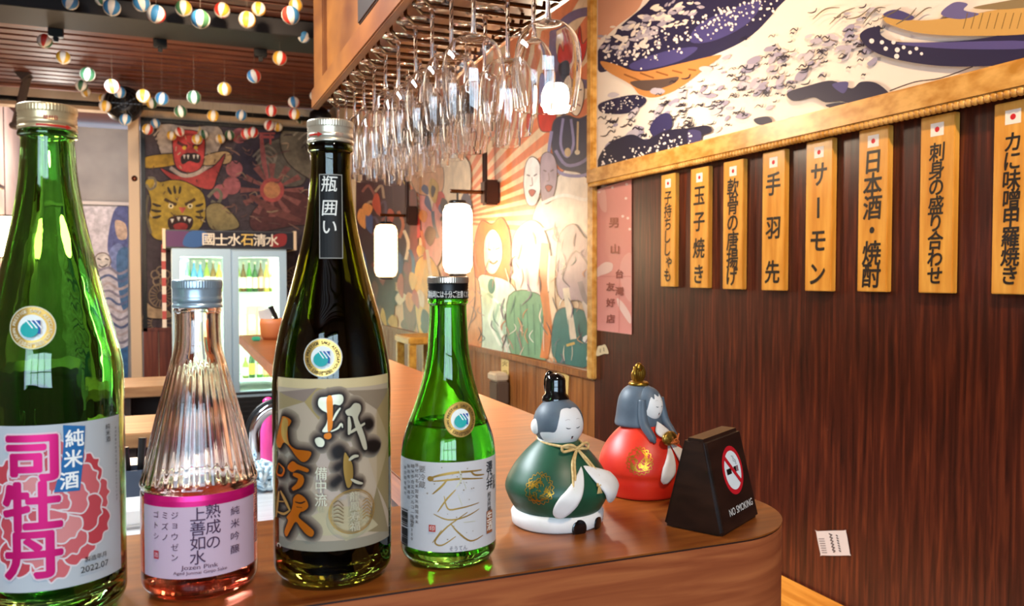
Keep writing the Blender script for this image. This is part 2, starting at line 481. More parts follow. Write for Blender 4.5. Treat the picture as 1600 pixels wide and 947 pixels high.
# hanging metal channel with a strut at the upper left
t = thing('hanging_bracket', 'grey steel channel with a strut hanging below the ceiling at upper left', 'bracket', (0, 0, 0))
a, c, e = atD(-30, 45, 5.6), atD(43, 123, 5.6), atD(24, 196, 5.8)
gun = mat('grey_steel', '#5e5148', .5, .5)
b = NB(); tube(b, [a, c], .05, 4); obj('channel', b, gun, t)
b = NB(); tube(b, [c + Vector((0, 0, .02)), e], .028, 6); obj('strut', b, gun, t)
b = NB(); ellipsoid(b, e, .04, .04, .03, 12, 8); obj('foot', b, gun, t)
b = NB(); tube(b, [a + Vector((.0, 0, 0)), Vector((a.x, a.y, ZC))], .015, 8); obj('hanger', b, gun, t)

# round black speaker and a black spotlight on the rail
def speaker(px, py, rpx, label):
    q = atY(px, py, YF - .35); rr = rpx * (q - EYE).dot(FWD) / F_PX
    t = thing('ceiling_speaker', label, 'speaker', q)
    b = NB(); lathe(b, [(0, 0), (rr * .7, 0), (rr, .03), (rr, .10), (rr * .75, .16), (0, .16)], 32)
    o = obj('housing', b, black_plastic, t, True); o.rotation_euler = (R(78), 0, R(-8)); o.location = (0, -.03, 0)
    b = NB()
    for k in (.25, .45, .65, .85): tube(b, [(rr * k * math.cos(2 * PI * i / 24), -.2, rr * k * math.sin(2 * PI * i / 24)) for i in range(24)], .006, 5, True)
    for k in range(6): a = PI * k / 6; tube(b, [(rr * .9 * math.cos(a), -.2, rr * .9 * math.sin(a)), (-rr * .9 * math.cos(a), -.2, -rr * .9 * math.sin(a))], .005, 5)
    obj('grille', b, mat('black_wire', '#1c1a1a', .4), t)
    b = NB(); tube(b, [(0, -.02, rr * .6), (0, 0, q0.z - q.z)], .02, 8); obj('bracket', b, black_metal, t)
speaker(196, 170, 27, 'round black fan-like fixture hanging from the rail behind the paper balls')
q = atY(500, 190, YF - .35)
t = thing('spotlight', 'black spotlight hanging from the rail behind the tall dark bottle cap', 'spotlight', q)
b = NB(); lathe(b, [(0, -.1), (.075, -.1), (.09, -.08), (.085, .06), (.05, .1), (0, .1)], 24); obj('housing', b, black_plastic, t, True).rotation_euler = (R(40), 0, 0)
b = NB(); tube(b, [(0, 0, .06), (0, 0, q0.z - q.z)], .018, 8); obj('bracket', b, black_metal, t)

# ------------------------------------------------------------------ art in photo pixels laid on real walls
def on_plane(n, c, step=.0002):
    n = Vector(n)
    return lambda x, y, l: hit(x, y, n, c - l * step)
INK, NAVY, LILAC, PAPER, TANB = '#1d1a26', '#2b2850', '#a9a3bb', '#efe6da', '#c99a5a'

# far mural: a red demon mask, a yellow tiger, clouds, fans
A = Art([(221, 188), (534, 204), (534, 528), (221, 518)])
A.rect(215, 180, 580, 535, '#493c42').up()
for x, y, r in ((300, 330, 60), (430, 260, 70), (520, 400, 60)): A.disc(x, y, r, '#33293a')
A.up()
A.blob([(395, 330), (440, 300), (500, 300), (560, 330), (560, 372), (480, 352), (400, 362)], '#5a2f30', edge='#2a1c1c')
A.blob([(400, 240), (440, 215), (475, 225), (480, 260), (470, 290), (420, 285)], '#5f5a52', edge='#2a1c1c'); A.blob([(440, 205), (490, 195), (560, 220), (560, 275), (510, 290), (450, 255)], '#6f6758', edge='#2a1c1c').up()
for k in range(5): A.line([(458 + k * 8, 212 + k * 6), (475 + k * 6, 200 + k * 7), (490 + k * 3, 208 + k * 9), (484 + k * 2, 226 + k * 8)], 3, '#9c9484')
for k in range(4): A.line([(395 + k * 5, 245 + k * 6), (415, 228 + k * 8), (432 - k * 3, 240 + k * 7), (425, 262 + k * 3)], 3, '#857c70')
A.up()
cx, cy = 425, 297 #                                                                    # pink sunburst medallion
for k in range(12):
    a = 2 * PI * k / 12; w = .11
    A.poly([(cx, cy), (cx + 50 * math.cos(a - w), cy + 42 * math.sin(a - w)), (cx + 50 * math.cos(a + w), cy + 42 * math.sin(a + w))], '#8a524e')
A.up(); A.disc(cx, cy, 19, '#b5524f'); A.up(); A.disc(cx, cy, 13, '#c98a5c')
for x, y, r in ((362, 290, 14), (366, 264, 13), (374, 212, 12), (345, 300, 12)): A.disc(x, y, r, '#b06468')
A.line([(408, 210), (412, 250), (418, 280)], 8, '#a05a5a', taper=True)
A.rect(405, 212, 428, 216, '#a0484a'); A.rect(402, 207, 430, 210, '#a0484a'); A.rect(408, 210, 411, 226, '#a0484a'); A.rect(421, 210, 424, 226, '#a0484a'); A.up()
A.line([(390, 305), (430, 330), (470, 345)], 12, '#74423e', taper=True)
# white mane and red mask
A.up(); A.blob([(245, 200), (262, 193), (300, 198), (338, 196), (350, 215), (340, 240), (345, 262), (318, 275), (285, 262), (262, 255), (248, 232)], '#b5a595', edge='#2a1c1c'); A.up()
for k in range(9): A.line([(248 + k * 4, 205 + k * 6), (240 + k * 3, 212 + k * 6)], 3, '#b5a595')
A.blob([(225, 246), (262, 240), (280, 242), (278, 256), (250, 262), (226, 262)], '#b8902c', edge='#2a1c1c'); A.blob([(318, 244), (350, 236), (362, 243), (358, 255), (335, 258), (318, 258)], '#c0a070', edge='#2a1c1c'); A.up()
A.blob([(250, 262), (285, 275), (330, 262), (352, 240), (340, 275), (330, 296), (300, 290), (270, 282)], '#b8433f', edge='#2a1c1c'); A.up()
A.blob([(272, 208), (296, 203), (318, 212), (320, 240), (314, 262), (296, 270), (276, 262), (270, 236)], '#c8423f', edge='#2a1c1c'); A.up()
A.line([(266, 262), (285, 274), (305, 272), (322, 262)], 6, '#c9b6a6')
A.line([(277, 222), (286, 227), (293, 229)], 5, '#5a1f1f'); A.line([(315, 222), (307, 227), (301, 229)], 5, '#5a1f1f'); A.disc(288, 231, 3, '#e8c23c'); A.disc(306, 231, 3, '#e8c23c')
A.blob([(284, 244), (298, 239), (312, 243), (310, 254), (296, 251), (285, 256)], '#2a1414', edge='#2a1c1c'); A.up()
for x in (288, 294, 303, 309): A.poly([(x - 2, 242), (x + 2, 242), (x, 249)], '#efe6d6')
A.poly([(292, 231), (301, 231), (305, 239), (289, 239)], '#a83634'); A.line([(279, 214), (295, 210), (313, 215)], 3, '#9a2f2e')
for x in (282, 312): A.poly([(x - 4, 210), (x + 4, 210), (x, 196)], '#c9b070')
# tiger
A.up(); A.blob([(232, 300), (226, 286), (236, 277), (250, 284), (268, 281), (290, 284), (316, 300), (322, 325), (318, 348), (302, 366), (270, 376), (240, 372), (232, 345), (236, 320)], '#b99a34', edge='#2a1c1c'); A.up()
A.line([(231, 278), (241, 279), (243, 290), (234, 296), (228, 288)], 4, '#857a62'); A.line([(232, 305), (228, 330), (236, 365)], 4, '#6f6650')
A.line([(325, 308), (338, 296), (346, 305), (340, 318), (330, 314)], 5, '#77705e'); A.blob([(322, 325), (345, 318), (372, 345), (368, 358), (330, 358)], '#9a8a5a', edge='#2a1c1c'); A.up()
for x0, y0, x1, y1 in ((238, 318, 252, 322), (236, 328, 252, 330), (238, 340, 252, 337), (318, 318, 305, 322), (320, 328, 306, 331), (318, 340, 305, 338), (262, 292, 268, 304), (282, 291, 280, 303), (272, 290, 274, 303)): A.line([(x0, y0), ((x0 + x1) / 2, (y0 + y1) / 2 + 1), (x1, y1)], 4.5, '#3a2c14', taper=True)
A.line([(257, 311), (266, 316), (276, 320)], 5, '#4a3212'); A.line([(305, 311), (297, 316), (289, 320)], 5, '#4a3212'); A.disc(267, 322, 4, '#efe2b0'); A.disc(297, 322, 4, '#efe2b0'); A.poly([(279, 324), (291, 324), (285, 334)], '#c8584c'); A.up()
A.disc(267, 322, 2, '#221a10'); A.disc(297, 322, 2, '#221a10')
A.blob([(264, 342), (283, 337), (300, 341), (298, 356), (282, 363), (266, 358)], '#3b1512', edge='#2a1c1c'); A.up(); A.blob([(270, 352), (283, 347), (294, 351), (290, 360), (276, 361)], '#a8322e', edge='#2a1c1c')
for x, y in ((269, 343), (279, 340), (289, 340), (296, 343)): A.poly([(x - 3, y - 1), (x + 3, y - 1), (x, y + 6)], '#f2ead8')
# flower and fan outlines on navy below
A.up()
for k in range(5):
    a = 2 * PI * k / 5 - PI / 2; A.ring(251 + 9 * math.cos(a), 432 + 9 * math.sin(a), 5.5, 7.5, '#a08a70', 16)
A.ring(251, 432, 2, 4, '#a08a70', 12)
for cx, cy, r in ((252, 462, 20), (246, 505, 26), (465, 435, 20), (520, 460, 26)):
    A.ring(cx, cy, r - 2, r, '#8f7a62', 30); A.ring(cx, cy, r * .4 - 1, r * .4, '#8f7a62', 20)
    for k in range(18): a = 2 * PI * k / 18; A.line([(cx + r * .4 * math.cos(a), cy + r * .4 * math.sin(a)), (cx + r * math.cos(a), cy + r * math.sin(a))], 1.6, '#8f7a62', sm=0)
A.blob([(226, 470), (240, 480), (262, 484), (268, 496), (240, 498), (226, 492)], '#b59a78', edge='#2a1c1c')
rm = random.Random(21); A.up()
for k in range(60):
    x, y = rm.uniform(345, 530), rm.uniform(205, 350)
    A.line([(x, y), (x + rm.uniform(4, 12), y + rm.uniform(-7, 7)), (x + rm.uniform(8, 20), y + rm.uniform(-5, 10))], rm.uniform(1, 2.4), rm.choice(('#8f6a5c', '#6b4a48', '#a38a70', '#3a2a2e')), taper=True)
for k in range(40):
    x, y = rm.uniform(232, 350), rm.uniform(205, 370)
    A.line([(x, y), (x + rm.uniform(-5, 6), y + rm.uniform(3, 8))], rm.uniform(.8, 1.6), rm.choice(('#3a2420', '#c9b48c', '#6b4a30')), sm=0)
far_mural = A.build('mural', on_plane((0, 1, 0), YF - .006, .0004), [painted('wall_paint', .7, mottle=.34, ms=26)])
tag(far_mural, 'dark mural with a red demon mask and a yellow tiger on the far wall', 'mural')
b = NB(); q0_, q1_ = atY(221, 190, YF - .01), atY(560, 206, YF - .01)
box(b, px_l, XM, YF - .03, YF, q0_.z, q0_.z + .03); box(b, px_l, px_l + .03, YF - .03, YF, zb2, q0_.z); struct(obj('trim_7', b, black_metal))

# picture of blue and white figures deep in the passage
A = Art([(120, 322), (200, 322), (200, 640), (120, 640)]); A.rect(118, 318, 204, 645, '#cdc4c8').up()
A.blob([(176, 335), (190, 320), (203, 332), (203, 400), (186, 410), (168, 390)], '#5a5f8e'); A.blob([(170, 395), (186, 380), (200, 400), (198, 430), (178, 425)], '#7e88b4'); A.blob([(180, 345), (196, 350), (198, 372), (184, 372)], '#c6a890')
A.blob([(182, 400), (203, 392), (204, 470), (190, 480)], '#4d6f94'); A.up()
A.disc(160, 408, 13, '#d9cfc4'); A.ring(160, 408, 12, 14, '#7a6a66', 20); A.line([(152, 404), (158, 406)], 2, '#4a4448'); A.line([(164, 404), (170, 406)], 2, '#4a4448'); A.line([(154, 414), (160, 417), (168, 413)], 2, '#4a4448')
for k in range(14): A.line([(150 + 4 * (k % 3), 425 + k * 12), (170, 418 + k * 12), (186 + 3 * (k % 2), 428 + k * 12), (203, 420 + k * 12)], 4, ('#8d8592', '#5f6a8c', '#b7a6a4')[k % 3])
A.blob([(180, 555), (203, 545), (203, 600), (184, 600)], '#3f6f9e')
tag(A.build('passage_picture', on_plane((0, 1, 0), 8.59, .0006), [painted('wall_paint')]), 'tall blue and white picture of figures at the back of the passage', 'picture')
b = NB(); q = atY(150, 320, 8.58); box(b, -1.21, atY(204, 320, 8.58).x + .05, 8.55, 8.6, q.z, q.z + .03); struct(obj('trim_8', b, mat('pale_trim', '#cbbfb8', .6)))
# dark cabinet with a lit face picture at the left edge
q = atD(8, 300, 5.9)
t = thing('wall_shelf', 'dark brown wall shelf above the lantern at the left edge', 'shelf', (-1.22, 6.2, q.z))
b = NB(); box(b, 0, .14, -.5, .5, 0, .03, .004); obj('board', b, red_planks, t)
for yy in (-.45, .42): b = NB(); box(b, 0, .1, yy, yy + .03, -.12, 0); obj('bracket', b, red_planks, t)
A = Art(); zz = atD(10, 400, 6).z
A.rect(5.75, .95, 7.1, 1.6, '#6a4436').up(); A.disc(6.5, 1.28, .25, '#b08a72', .3); A.up()
A.blob([(6.25, 1.45), (6.5, 1.62), (6.75, 1.45), (6.72, 1.35), (6.5, 1.48), (6.28, 1.36)], '#2c1d1a'); A.disc(6.42, 1.3, .035, '#2c1d1a', .02); A.disc(6.6, 1.3, .035, '#2c1d1a', .02); A.line([(6.42, 1.12), (6.5, 1.1), (6.6, 1.13)], .03, '#7c2d26')
tag(A.build('face_poster', lambda x, y, l: (-1.216 + .002 * l, x, y), [PRINT]), 'brown poster of a large face on the left wall beside the lantern', 'poster')

# painted side wall: sun rays, figures, robes
cl = [(937, -80), (937, 579), (735, 540), (556, 505), (556, 210), (700, -80)]
A = Art([(934, -120), (934, 579.5), (556, 503), (556, 100), (700, -120)])
A.rect(540, -130, 940, 600, '#e3bd92').up()
cx, cy = 690, 345
for k in range(26):
    a = PI * (1.02 + k / 26 * 1.05); w = .034
    A.poly([(cx, cy), (cx + 560 * math.cos(a - w), cy + 560 * math.sin(a - w)), (cx + 560 * math.cos(a + w), cy + 560 * math.sin(a + w))], '#d9784a')
A.up(); A.blob([(850, 300), (905, 250), (937, 260), (937, 420), (860, 420), (830, 360)], '#e9d6bd', edge='#5a4038', ew=1.2).up()
# purple hoop with a red flame, drum
A.ring(922, 75, 50, 64, '#6d5a72', 44); A.up()
A.blob([(875, 95), (880, 70), (888, 80), (892, 45), (900, 65), (906, 40), (910, 68), (918, 60), (912, 92), (895, 104)], '#c5291f', edge='#5a4038', ew=1.2)
A.blob([(845, 120), (858, 118), (866, 150), (868, 190), (858, 205), (846, 200), (842, 160)], '#8a80a8', edge='#5a4038', ew=1.2); A.blob([(842, 165), (868, 165), (866, 200), (855, 206), (843, 200)], '#c9301f', edge='#5a4038', ew=1.2).up()
# man with a top knot, navy robe
A.blob([(868, 120), (885, 108), (895, 122), (893, 165), (878, 180), (866, 160)], '#4a4258', edge='#5a4038', ew=1.2); A.blob([(876, 105), (890, 95), (900, 98), (904, 112), (897, 126), (884, 124)], '#23202c', edge='#5a4038', ew=1.2)
A.up(); A.blob([(889, 128), (902, 118), (912, 132), (911, 160), (903, 180), (893, 176), (886, 155)], '#e2c7a8', edge='#5a4038', ew=1.2); A.up()
A.line([(893, 143), (899, 146)], 2, INK); A.line([(903, 141), (909, 140)], 2, INK); A.line([(901, 146), (904, 156), (900, 158)], 1.2, '#7a5a48'); A.line([(896, 166), (902, 163), (907, 166)], 2, '#8a3a30')
A.blob([(865, 190), (885, 180), (905, 185), (930, 176), (937, 200), (937, 285), (905, 270), (875, 262), (862, 230)], '#27273f', edge='#5a4038', ew=1.2); A.up()
A.line([(880, 185), (876, 225), (886, 245), (896, 225), (892, 186)], 4, '#8a7fa0'); A.line([(868, 235), (885, 258), (912, 252), (925, 230), (922, 182)], 5, '#7d7292'); A.line([(903, 190), (902, 235)], 3, '#c9a878'); A.disc(887, 238, 5, '#c9a878', 7); A.disc(902, 238, 4, '#d8c3a0')
A.line([(862, 205), (858, 245), (875, 270), (905, 275), (930, 268)], 5, '#8a7fa0')
# two oval masks
A.up(); A.blob([(822, 255), (832, 245), (843, 256), (846, 285), (838, 318), (824, 318), (818, 288)], '#e6dcd2', edge='#5a4038', ew=1.2); A.blob([(846, 245), (858, 238), (868, 250), (870, 280), (862, 312), (848, 316), (844, 280)], '#a58d92', edge='#5a4038', ew=1.2); A.up()
for x, y in ((831, 275), (857, 268)):
    A.line([(x - 8, y - 2), (x - 3, y)], 2, '#6a5350'); A.line([(x + 3, y), (x + 8, y - 3)], 2, '#6a5350'); A.line([(x, y + 2), (x + 1, y + 14), (x - 3, y + 15)], 1.3, '#8a7068')
    A.blob([(x - 5, y + 24), (x, y + 21), (x + 6, y + 24), (x, y + 32)], '#a84a38', edge='#5a4038', ew=1.2)
A.line([(846, 318), (880, 305), (915, 312), (935, 300)], 5, '#f0e4d2')
# orange haired figure in teal
A.up(); A.blob([(742, 375), (752, 345), (768, 350), (784, 340), (797, 370), (796, 440), (782, 455), (748, 450), (740, 415)], '#d8693a', edge='#5a4038', ew=1.2); A.up()
A.blob([(757, 375), (770, 358), (783, 375), (784, 405), (772, 428), (758, 418)], '#ecd2bd', edge='#5a4038', ew=1.2); A.up(); A.line([(760, 388), (767, 391)], 2, '#4a3630'); A.line([(774, 390), (781, 387)], 2, '#4a3630'); A.line([(765, 408), (771, 412), (778, 407)], 3, '#9c3a30')
A.blob([(745, 440), (770, 432), (800, 445), (812, 480), (815, 548), (745, 545)], '#c9dcc4', edge='#5a4038', ew=1.2); A.blob([(728, 450), (748, 440), (752, 545), (726, 540)], '#d99562', edge='#5a4038', ew=1.2); A.up()
for k in range(5): A.line([(752 + k * 9, 450 + k * 8), (772 + k * 6, 470 + k * 6), (764 + k * 8, 500 + k * 6), (782 + k * 5, 540)], 4, ('#e8eede', '#9cc0a4')[k % 2])
A.disc(768, 447, 6, '#3f7a74', 12)
# cream figure with green skirt, orange sash
A.blob([(800, 380), (825, 345), (850, 360), (862, 420), (850, 470), (812, 470)], '#efe0cc', edge='#5a4038', ew=1.2); A.blob([(795, 462), (850, 468), (852, 563), (800, 556)], '#6f9c72', edge='#5a4038', ew=1.2); A.up()
A.line([(800, 430), (830, 452), (846, 446)], 8, '#f4e6d4'); A.line([(806, 400), (822, 420), (826, 455)], 4, '#c4a2a8')
for k in range(5): A.line([(803 + k * 10, 475), (806 + k * 10, 555)], 1.6, '#4f7c5c', sm=0)
A.line([(852, 380), (848, 440), (856, 500), (850, 560)], 13, '#cf7434'); A.line([(864, 400), (862, 460), (868, 520), (862, 560)], 9, '#e6c29a'); A.line([(845, 360), (880, 352), (905, 372)], 5, '#d8c6b6')
# mauve robed figure, teal trousers
A.blob([(872, 375), (895, 350), (915, 372), (934, 370), (934, 480), (905, 470), (872, 460)], '#b5989a', edge='#5a4038', ew=1.2); A.blob([(868, 490), (900, 482), (920, 500), (918, 572), (866, 562)], '#2f6a62', edge='#5a4038', ew=1.2); A.up()
A.line([(878, 430), (900, 392), (926, 425)], 3, '#7a6464'); A.line([(884, 450), (890, 490), (896, 530)], 10, '#e2cdb0'); A.line([(915, 470), (926, 510), (934, 520)], 12, '#d9c9bd'); A.line([(906, 440), (916, 470), (934, 480)], 8, '#8f7c80')
A.disc(922, 530, 12, '#efe8dc', 7); A.disc(926, 560, 10, '#efe8dc', 7); A.line([(885, 540), (898, 536)], 4, '#caa24e')
# farther along: dark panels and patches of colour
A.blob([(690, 260), (715, 240), (735, 262), (730, 330), (700, 345)], '#e7cfae', edge='#5a4038', ew=1.2); A.blob([(700, 400), (735, 392), (742, 470), (722, 535), (700, 525)], '#e39a62', edge='#5a4038', ew=1.2); A.blob([(655, 305), (672, 285), (690, 320), (690, 400), (668, 415)], '#d88a88', edge='#5a4038', ew=1.2)
A.blob([(640, 300), (652, 320), (650, 500), (632, 505), (630, 340)], '#7c3b2e', edge='#5a4038', ew=1.2); A.blob([(612, 280), (634, 262), (640, 320), (636, 420), (614, 430)], '#4a2c2e', edge='#5a4038', ew=1.2); A.blob([(648, 420), (670, 400), (688, 440), (682, 520), (654, 520)], '#d9a23a', edge='#5a4038', ew=1.2)
A.blob([(640, 250), (668, 232), (690, 250), (690, 300), (650, 300)], '#d7a074', edge='#5a4038', ew=1.2); A.disc(688, 314, 8, '#c9342c', 15); A.disc(728, 330, 10, '#3c3650', 30)
A.blob([(560, 250), (600, 240), (614, 300), (612, 520), (560, 515)], '#3c2228', edge='#5a4038', ew=1.2); A.up()
for k in range(8): A.line([(566 + k * 5, 300 + 22 * (k % 4)), (576 + k * 5, 290 + 25 * (k % 4)), (588 + k * 3, 310 + 24 * (k % 4))], 4, ('#8a5048', '#a88a70', '#5a4a5c')[k % 3])
for k in range(7): A.line([(622 + k * 9, 330 + 30 * (k % 3)), (630 + k * 8, 350 + 30 * (k % 3)), (624 + k * 10, 372 + 34 * (k % 3))], 5, ('#c96a3c', '#e6d3b4', '#43607c', '#b93a34')[k % 4])
rm = random.Random(33); A.up()
for k in range(90):
    x, y = rm.uniform(735, 930), rm.uniform(345, 560); h_ = rm.uniform(10, 34)
    A.line([(x, y), (x + rm.uniform(-7, 7), y + h_ * .5), (x + rm.uniform(-9, 9), y + h_)], rm.uniform(.9, 2.4), rm.choice(('#f0e4d4', '#7a6670', '#c98a5c', '#5c7a6c', '#e8cdb0', '#4a3c44', '#a8806c')), taper=True)
for k in range(50):
    x, y = rm.uniform(562, 700), rm.uniform(250, 500); h_ = rm.uniform(12, 40)
    A.blob([(x, y), (x + rm.uniform(4, 12), y + h_ * .3), (x + rm.uniform(0, 8), y + h_), (x - rm.uniform(2, 7), y + h_ * .5)], rm.choice(('#b8482f', '#d98a4a', '#6b3a30', '#43507a', '#e6cfae', '#2c2026', '#c9a04a', '#8a3a34')))
side_mural = A.build('mural', on_plane((1, 0, 0), XM - .004, .0002), [painted('mural_gloss', .38, spec=.6, mottle=.22, ms=18)])
tag(side_mural, 'glossy mural of sun rays and robed figures on the right-hand wall', 'mural')
b = NB(); box(b, XW - .014, XM + .01, YC - .012, YC + .028, zm - .01, ZC, .004); struct(obj('trim_9', b, gold_wood))

# wave panel (generic sea pattern) in a gilded frame
XP = XW - .014
zbt = lambda px: 285 - .2215 * (px - 930)
A = Art([(934, -160), (934, zbt(934) - 14), (1780, zbt(1780) - 14), (1780, -160)])
A.rect(900, -200, 1800, 300, PAPER).up()
A.blob([(930, -10), (985, -20), (1010, -40), (1000, 10), (965, 40), (938, 62), (925, 40)], '#d8a184'); A.up()
# dark swell from upper middle down to the left
A.blob([(934, 80), (955, 55), (1000, 15), (1060, -25), (1240, -30), (1215, 12), (1175, 55), (1125, 82), (1060, 105), (1010, 112), (980, 118), (960, 108), (936, 112)], '#2c2a4c'); A.up()
A.blob([(1090, 40), (1140, 15), (1190, 0), (1170, 35), (1120, 62), (1080, 66)], '#4a4680'); A.blob([(985, 100), (1040, 80), (1090, 74), (1060, 96), (1000, 110)], '#4a4680')
rnd = random.Random(14)
for k in range(150):
    t_ = rnd.random(); x = 950 + 130 * t_ + rnd.gauss(0, 14); y = 78 - 74 * t_ + rnd.gauss(0, 13); w = rnd.uniform(3, 9); a = rnd.uniform(-1.2, .3)
    A.blob([(x + w * math.cos(a), y + w * math.sin(a)), (x - w * .3 * math.sin(a), y + w * .45 * math.cos(a)), (x - w * math.cos(a), y - w * .6 * math.sin(a)), (x + w * .4 * math.sin(a), y - w * .4 * math.cos(a))], ('#efe6da', '#c4bfca', '#e6dfd8', '#a9a4b8')[k % 4])
A.up(); rnd = random.Random(3)
for k in range(230):
    t_, v_ = rnd.random(), rnd.gauss(0, .5); x = 945 + 270 * t_; y = 105 - 112 * t_ - 24 * v_
    A.disc(x, y, rnd.uniform(.8, 2.6), '#f2ecea', n=8)
# wood coloured bands
A.up(); A.blob([(938, 96), (960, 100), (1000, 112), (1060, 100), (1125, 86), (1100, 108), (1060, 138), (1025, 152), (1000, 148), (985, 132), (950, 112)], '#c98a4e'); A.up()
for k in range(5): A.line([(975 + 25 * k, 116 - 2 * k), (1000 + 22 * k, 126 - 4 * k)], 2.5, '#8e5a30', sm=0)
A.blob([(985, 128), (1030, 124), (1060, 120), (1050, 132), (1010, 142)], '#5b4a44'); A.blob([(940, 160), (990, 148), (1010, 158), (985, 176), (950, 178), (936, 172)], '#2b2848')
# lilac shoals and ink curls across the middle
A.up(); rnd = random.Random(11)
for k in range(120):
    t_ = rnd.random(); x = 945 + 420 * t_; y = 215 - 165 * t_ + rnd.gauss(0, 24); w = rnd.uniform(4, 13); a = rnd.uniform(-.9, .1)
    P = [(x + w * rnd.uniform(.7, 1.1) * math.cos(q_) * math.cos(a) - w * .42 * math.sin(q_) * math.sin(a), y + w * math.cos(q_) * math.sin(a) * rnd.uniform(.8, 1.1) + w * .42 * math.sin(q_) * math.cos(a)) for q_ in [2 * PI * i / 7 for i in range(7)]]
    A.blob(P, ('#b5b0bf', '#c6c1cb', '#9f9ab2')[k % 3])
A.up()
for k in range(230):
    t_ = rnd.random(); x = 940 + 440 * t_; y = 222 - 170 * t_ + rnd.gauss(0, 27); w = rnd.uniform(3, 9); s_ = rnd.choice((-1, 1))
    A.line([(x - w, y + w * .3), (x - w * .3, y - w * .35 * s_), (x + w * .4, y + w * .1), (x + w * .7, y - w * .55)], rnd.uniform(1.2, 2.4), '#2c2838', taper=True)
# navy patches along the lower edge
A.up(); A.blob([(1230, 145), (1262, 134), (1300, 126), (1330, 138), (1345, 128), (1370, 130), (1392, 150), (1380, 162), (1340, 164), (1312, 158), (1290, 160), (1270, 152), (1240, 158)], '#26233f'); A.blob([(1290, 164), (1318, 160), (1330, 166), (1305, 170)], '#26233f')
A.blob([(1015, 200), (1030, 180), (1046, 178), (1050, 196), (1036, 210), (1022, 214)], '#33305e'); A.blob([(1178, 186), (1200, 182), (1206, 192), (1186, 195)], '#26233f'); A.blob([(1205, 196), (1240, 182), (1262, 186), (1240, 200), (1215, 204)], '#8e88ac')
A.blob([(934, 250), (950, 226), (985, 210), (1010, 218), (1040, 204), (1075, 200), (1105, 196), (1112, 206), (1092, 214), (1080, 232), (1040, 244), (1000, 252), (960, 266), (934, 276)], '#25233c'); A.up()
A.blob([(1075, 205), (1095, 206), (1092, 226), (1078, 232)], '#403c68'); A.blob([(1300, 132), (1325, 128), (1318, 146)], '#4d4980')
A.up(); rnd = random.Random(5)
for k in range(120):
    t_ = rnd.random(); A.disc(940 + 140 * t_, 262 - 42 * t_ + rnd.gauss(0, 11), rnd.uniform(.7, 2.0), '#efe9e6', n=8)
for k in range(46):
    t_ = rnd.random(); A.disc(940 + 65 * t_, 168 - 10 * t_ + rnd.gauss(0, 6), rnd.uniform(.7, 1.6), '#efe9e6', n=8)
# long tan band with navy swell at the right
A.up(); A.blob([(1344, 60), (1352, 46), (1374, 42), (1378, 56), (1410, 66), (1520, 62), (1640, 40), (1800, 20), (1800, 70), (1640, 96), (1520, 104), (1440, 100), (1372, 84)], '#2a2748'); A.up()
A.blob([(1380, 28), (1384, 24), (1440, 32), (1520, 22), (1600, 6), (1800, -40), (1800, 30), (1620, 52), (1520, 56), (1440, 52), (1390, 38)], '#c9a05a'); A.blob([(1400, 68), (1480, 66), (1600, 64), (1600, 76), (1480, 76)], '#565089'); A.blob([(1380, 22), (1400, 15), (1428, 26), (1420, 32), (1390, 28)], '#4c487a'); A.blob([(1470, 22), (1490, 4), (1512, 6), (1506, 16), (1530, 22), (1500, 30)], '#6a6596')
A.blob([(1520, 12), (1600, -4), (1760, -40), (1760, -20), (1600, 12)], '#8b7a58'); A.up()
for k in range(9): A.line([(1505 + k * 12, 45), (1512 + k * 12, 20)], 1.2, '#7c6538', sm=0)
for x, y, r in ((1362, 64, 4), (1378, 66, 3.4), (1396, 66, 3.4), (1410, 60, 3.6), (1384, 76, 3.4), (1402, 78, 4), (1412, 74, 3), (1422, 82, 3), (1432, 76, 3), (1440, 84, 2.6), (1401, 88, 4)): A.disc(x, y, r, '#f2ecea', n=12)
A.line([(1390, 142), (1430, 128), (1470, 122), (1520, 104)], 1.8, '#3a3238'); A.blob([(1430, 150), (1520, 118), (1640, 92), (1640, 110), (1520, 130)], '#c9c4d6')
for k in range(7): A.line([(1270 + k * 26, 30 + 8 * (k % 2)), (1290 + k * 26, 14 + 6 * (k % 3)), (1312 + k * 24, 12)], 2, '#6c6452', taper=True)
t = thing('wave_panel', 'wide framed panel of dark blue sea pattern above the menu plaques', 'panel', (XW, YC, 0))
o = A.build('print', lambda x, y, l: hit(x, y, (1, 0, 0), XP - .002 - l * .00014) - Vector((XW, YC, 0)), [PRINT], t)
zf = atX(930, 286, XP).z; yn = atX(1780, 0, XP).y
b = NB(); box(b, -.012, 0, yn - YC, 0, zf - .0, ZC - .002); obj('backing', b, mat('panel_back', '#d8cfc2', .7), t)
b = NB(); box(b, -.032, 0, yn - YC, 0, zf - .003, zf + .042, .004); obj('bottom_rail', b, gold_wood, t)
b = NB(); box(b, -.031, 0, -.03, .001, zf + .035, ZC - .002, .004); obj('side_rail', b, gold_wood, t)
b = NB(); y = yn - YC; k = 0
while y < -.01:
    ellipsoid(b, (-.026, y, zf - .006), .006, .0075, .0075, 8, 6); y += .011
obj('rope_edging', b, gold_wood, t, True)

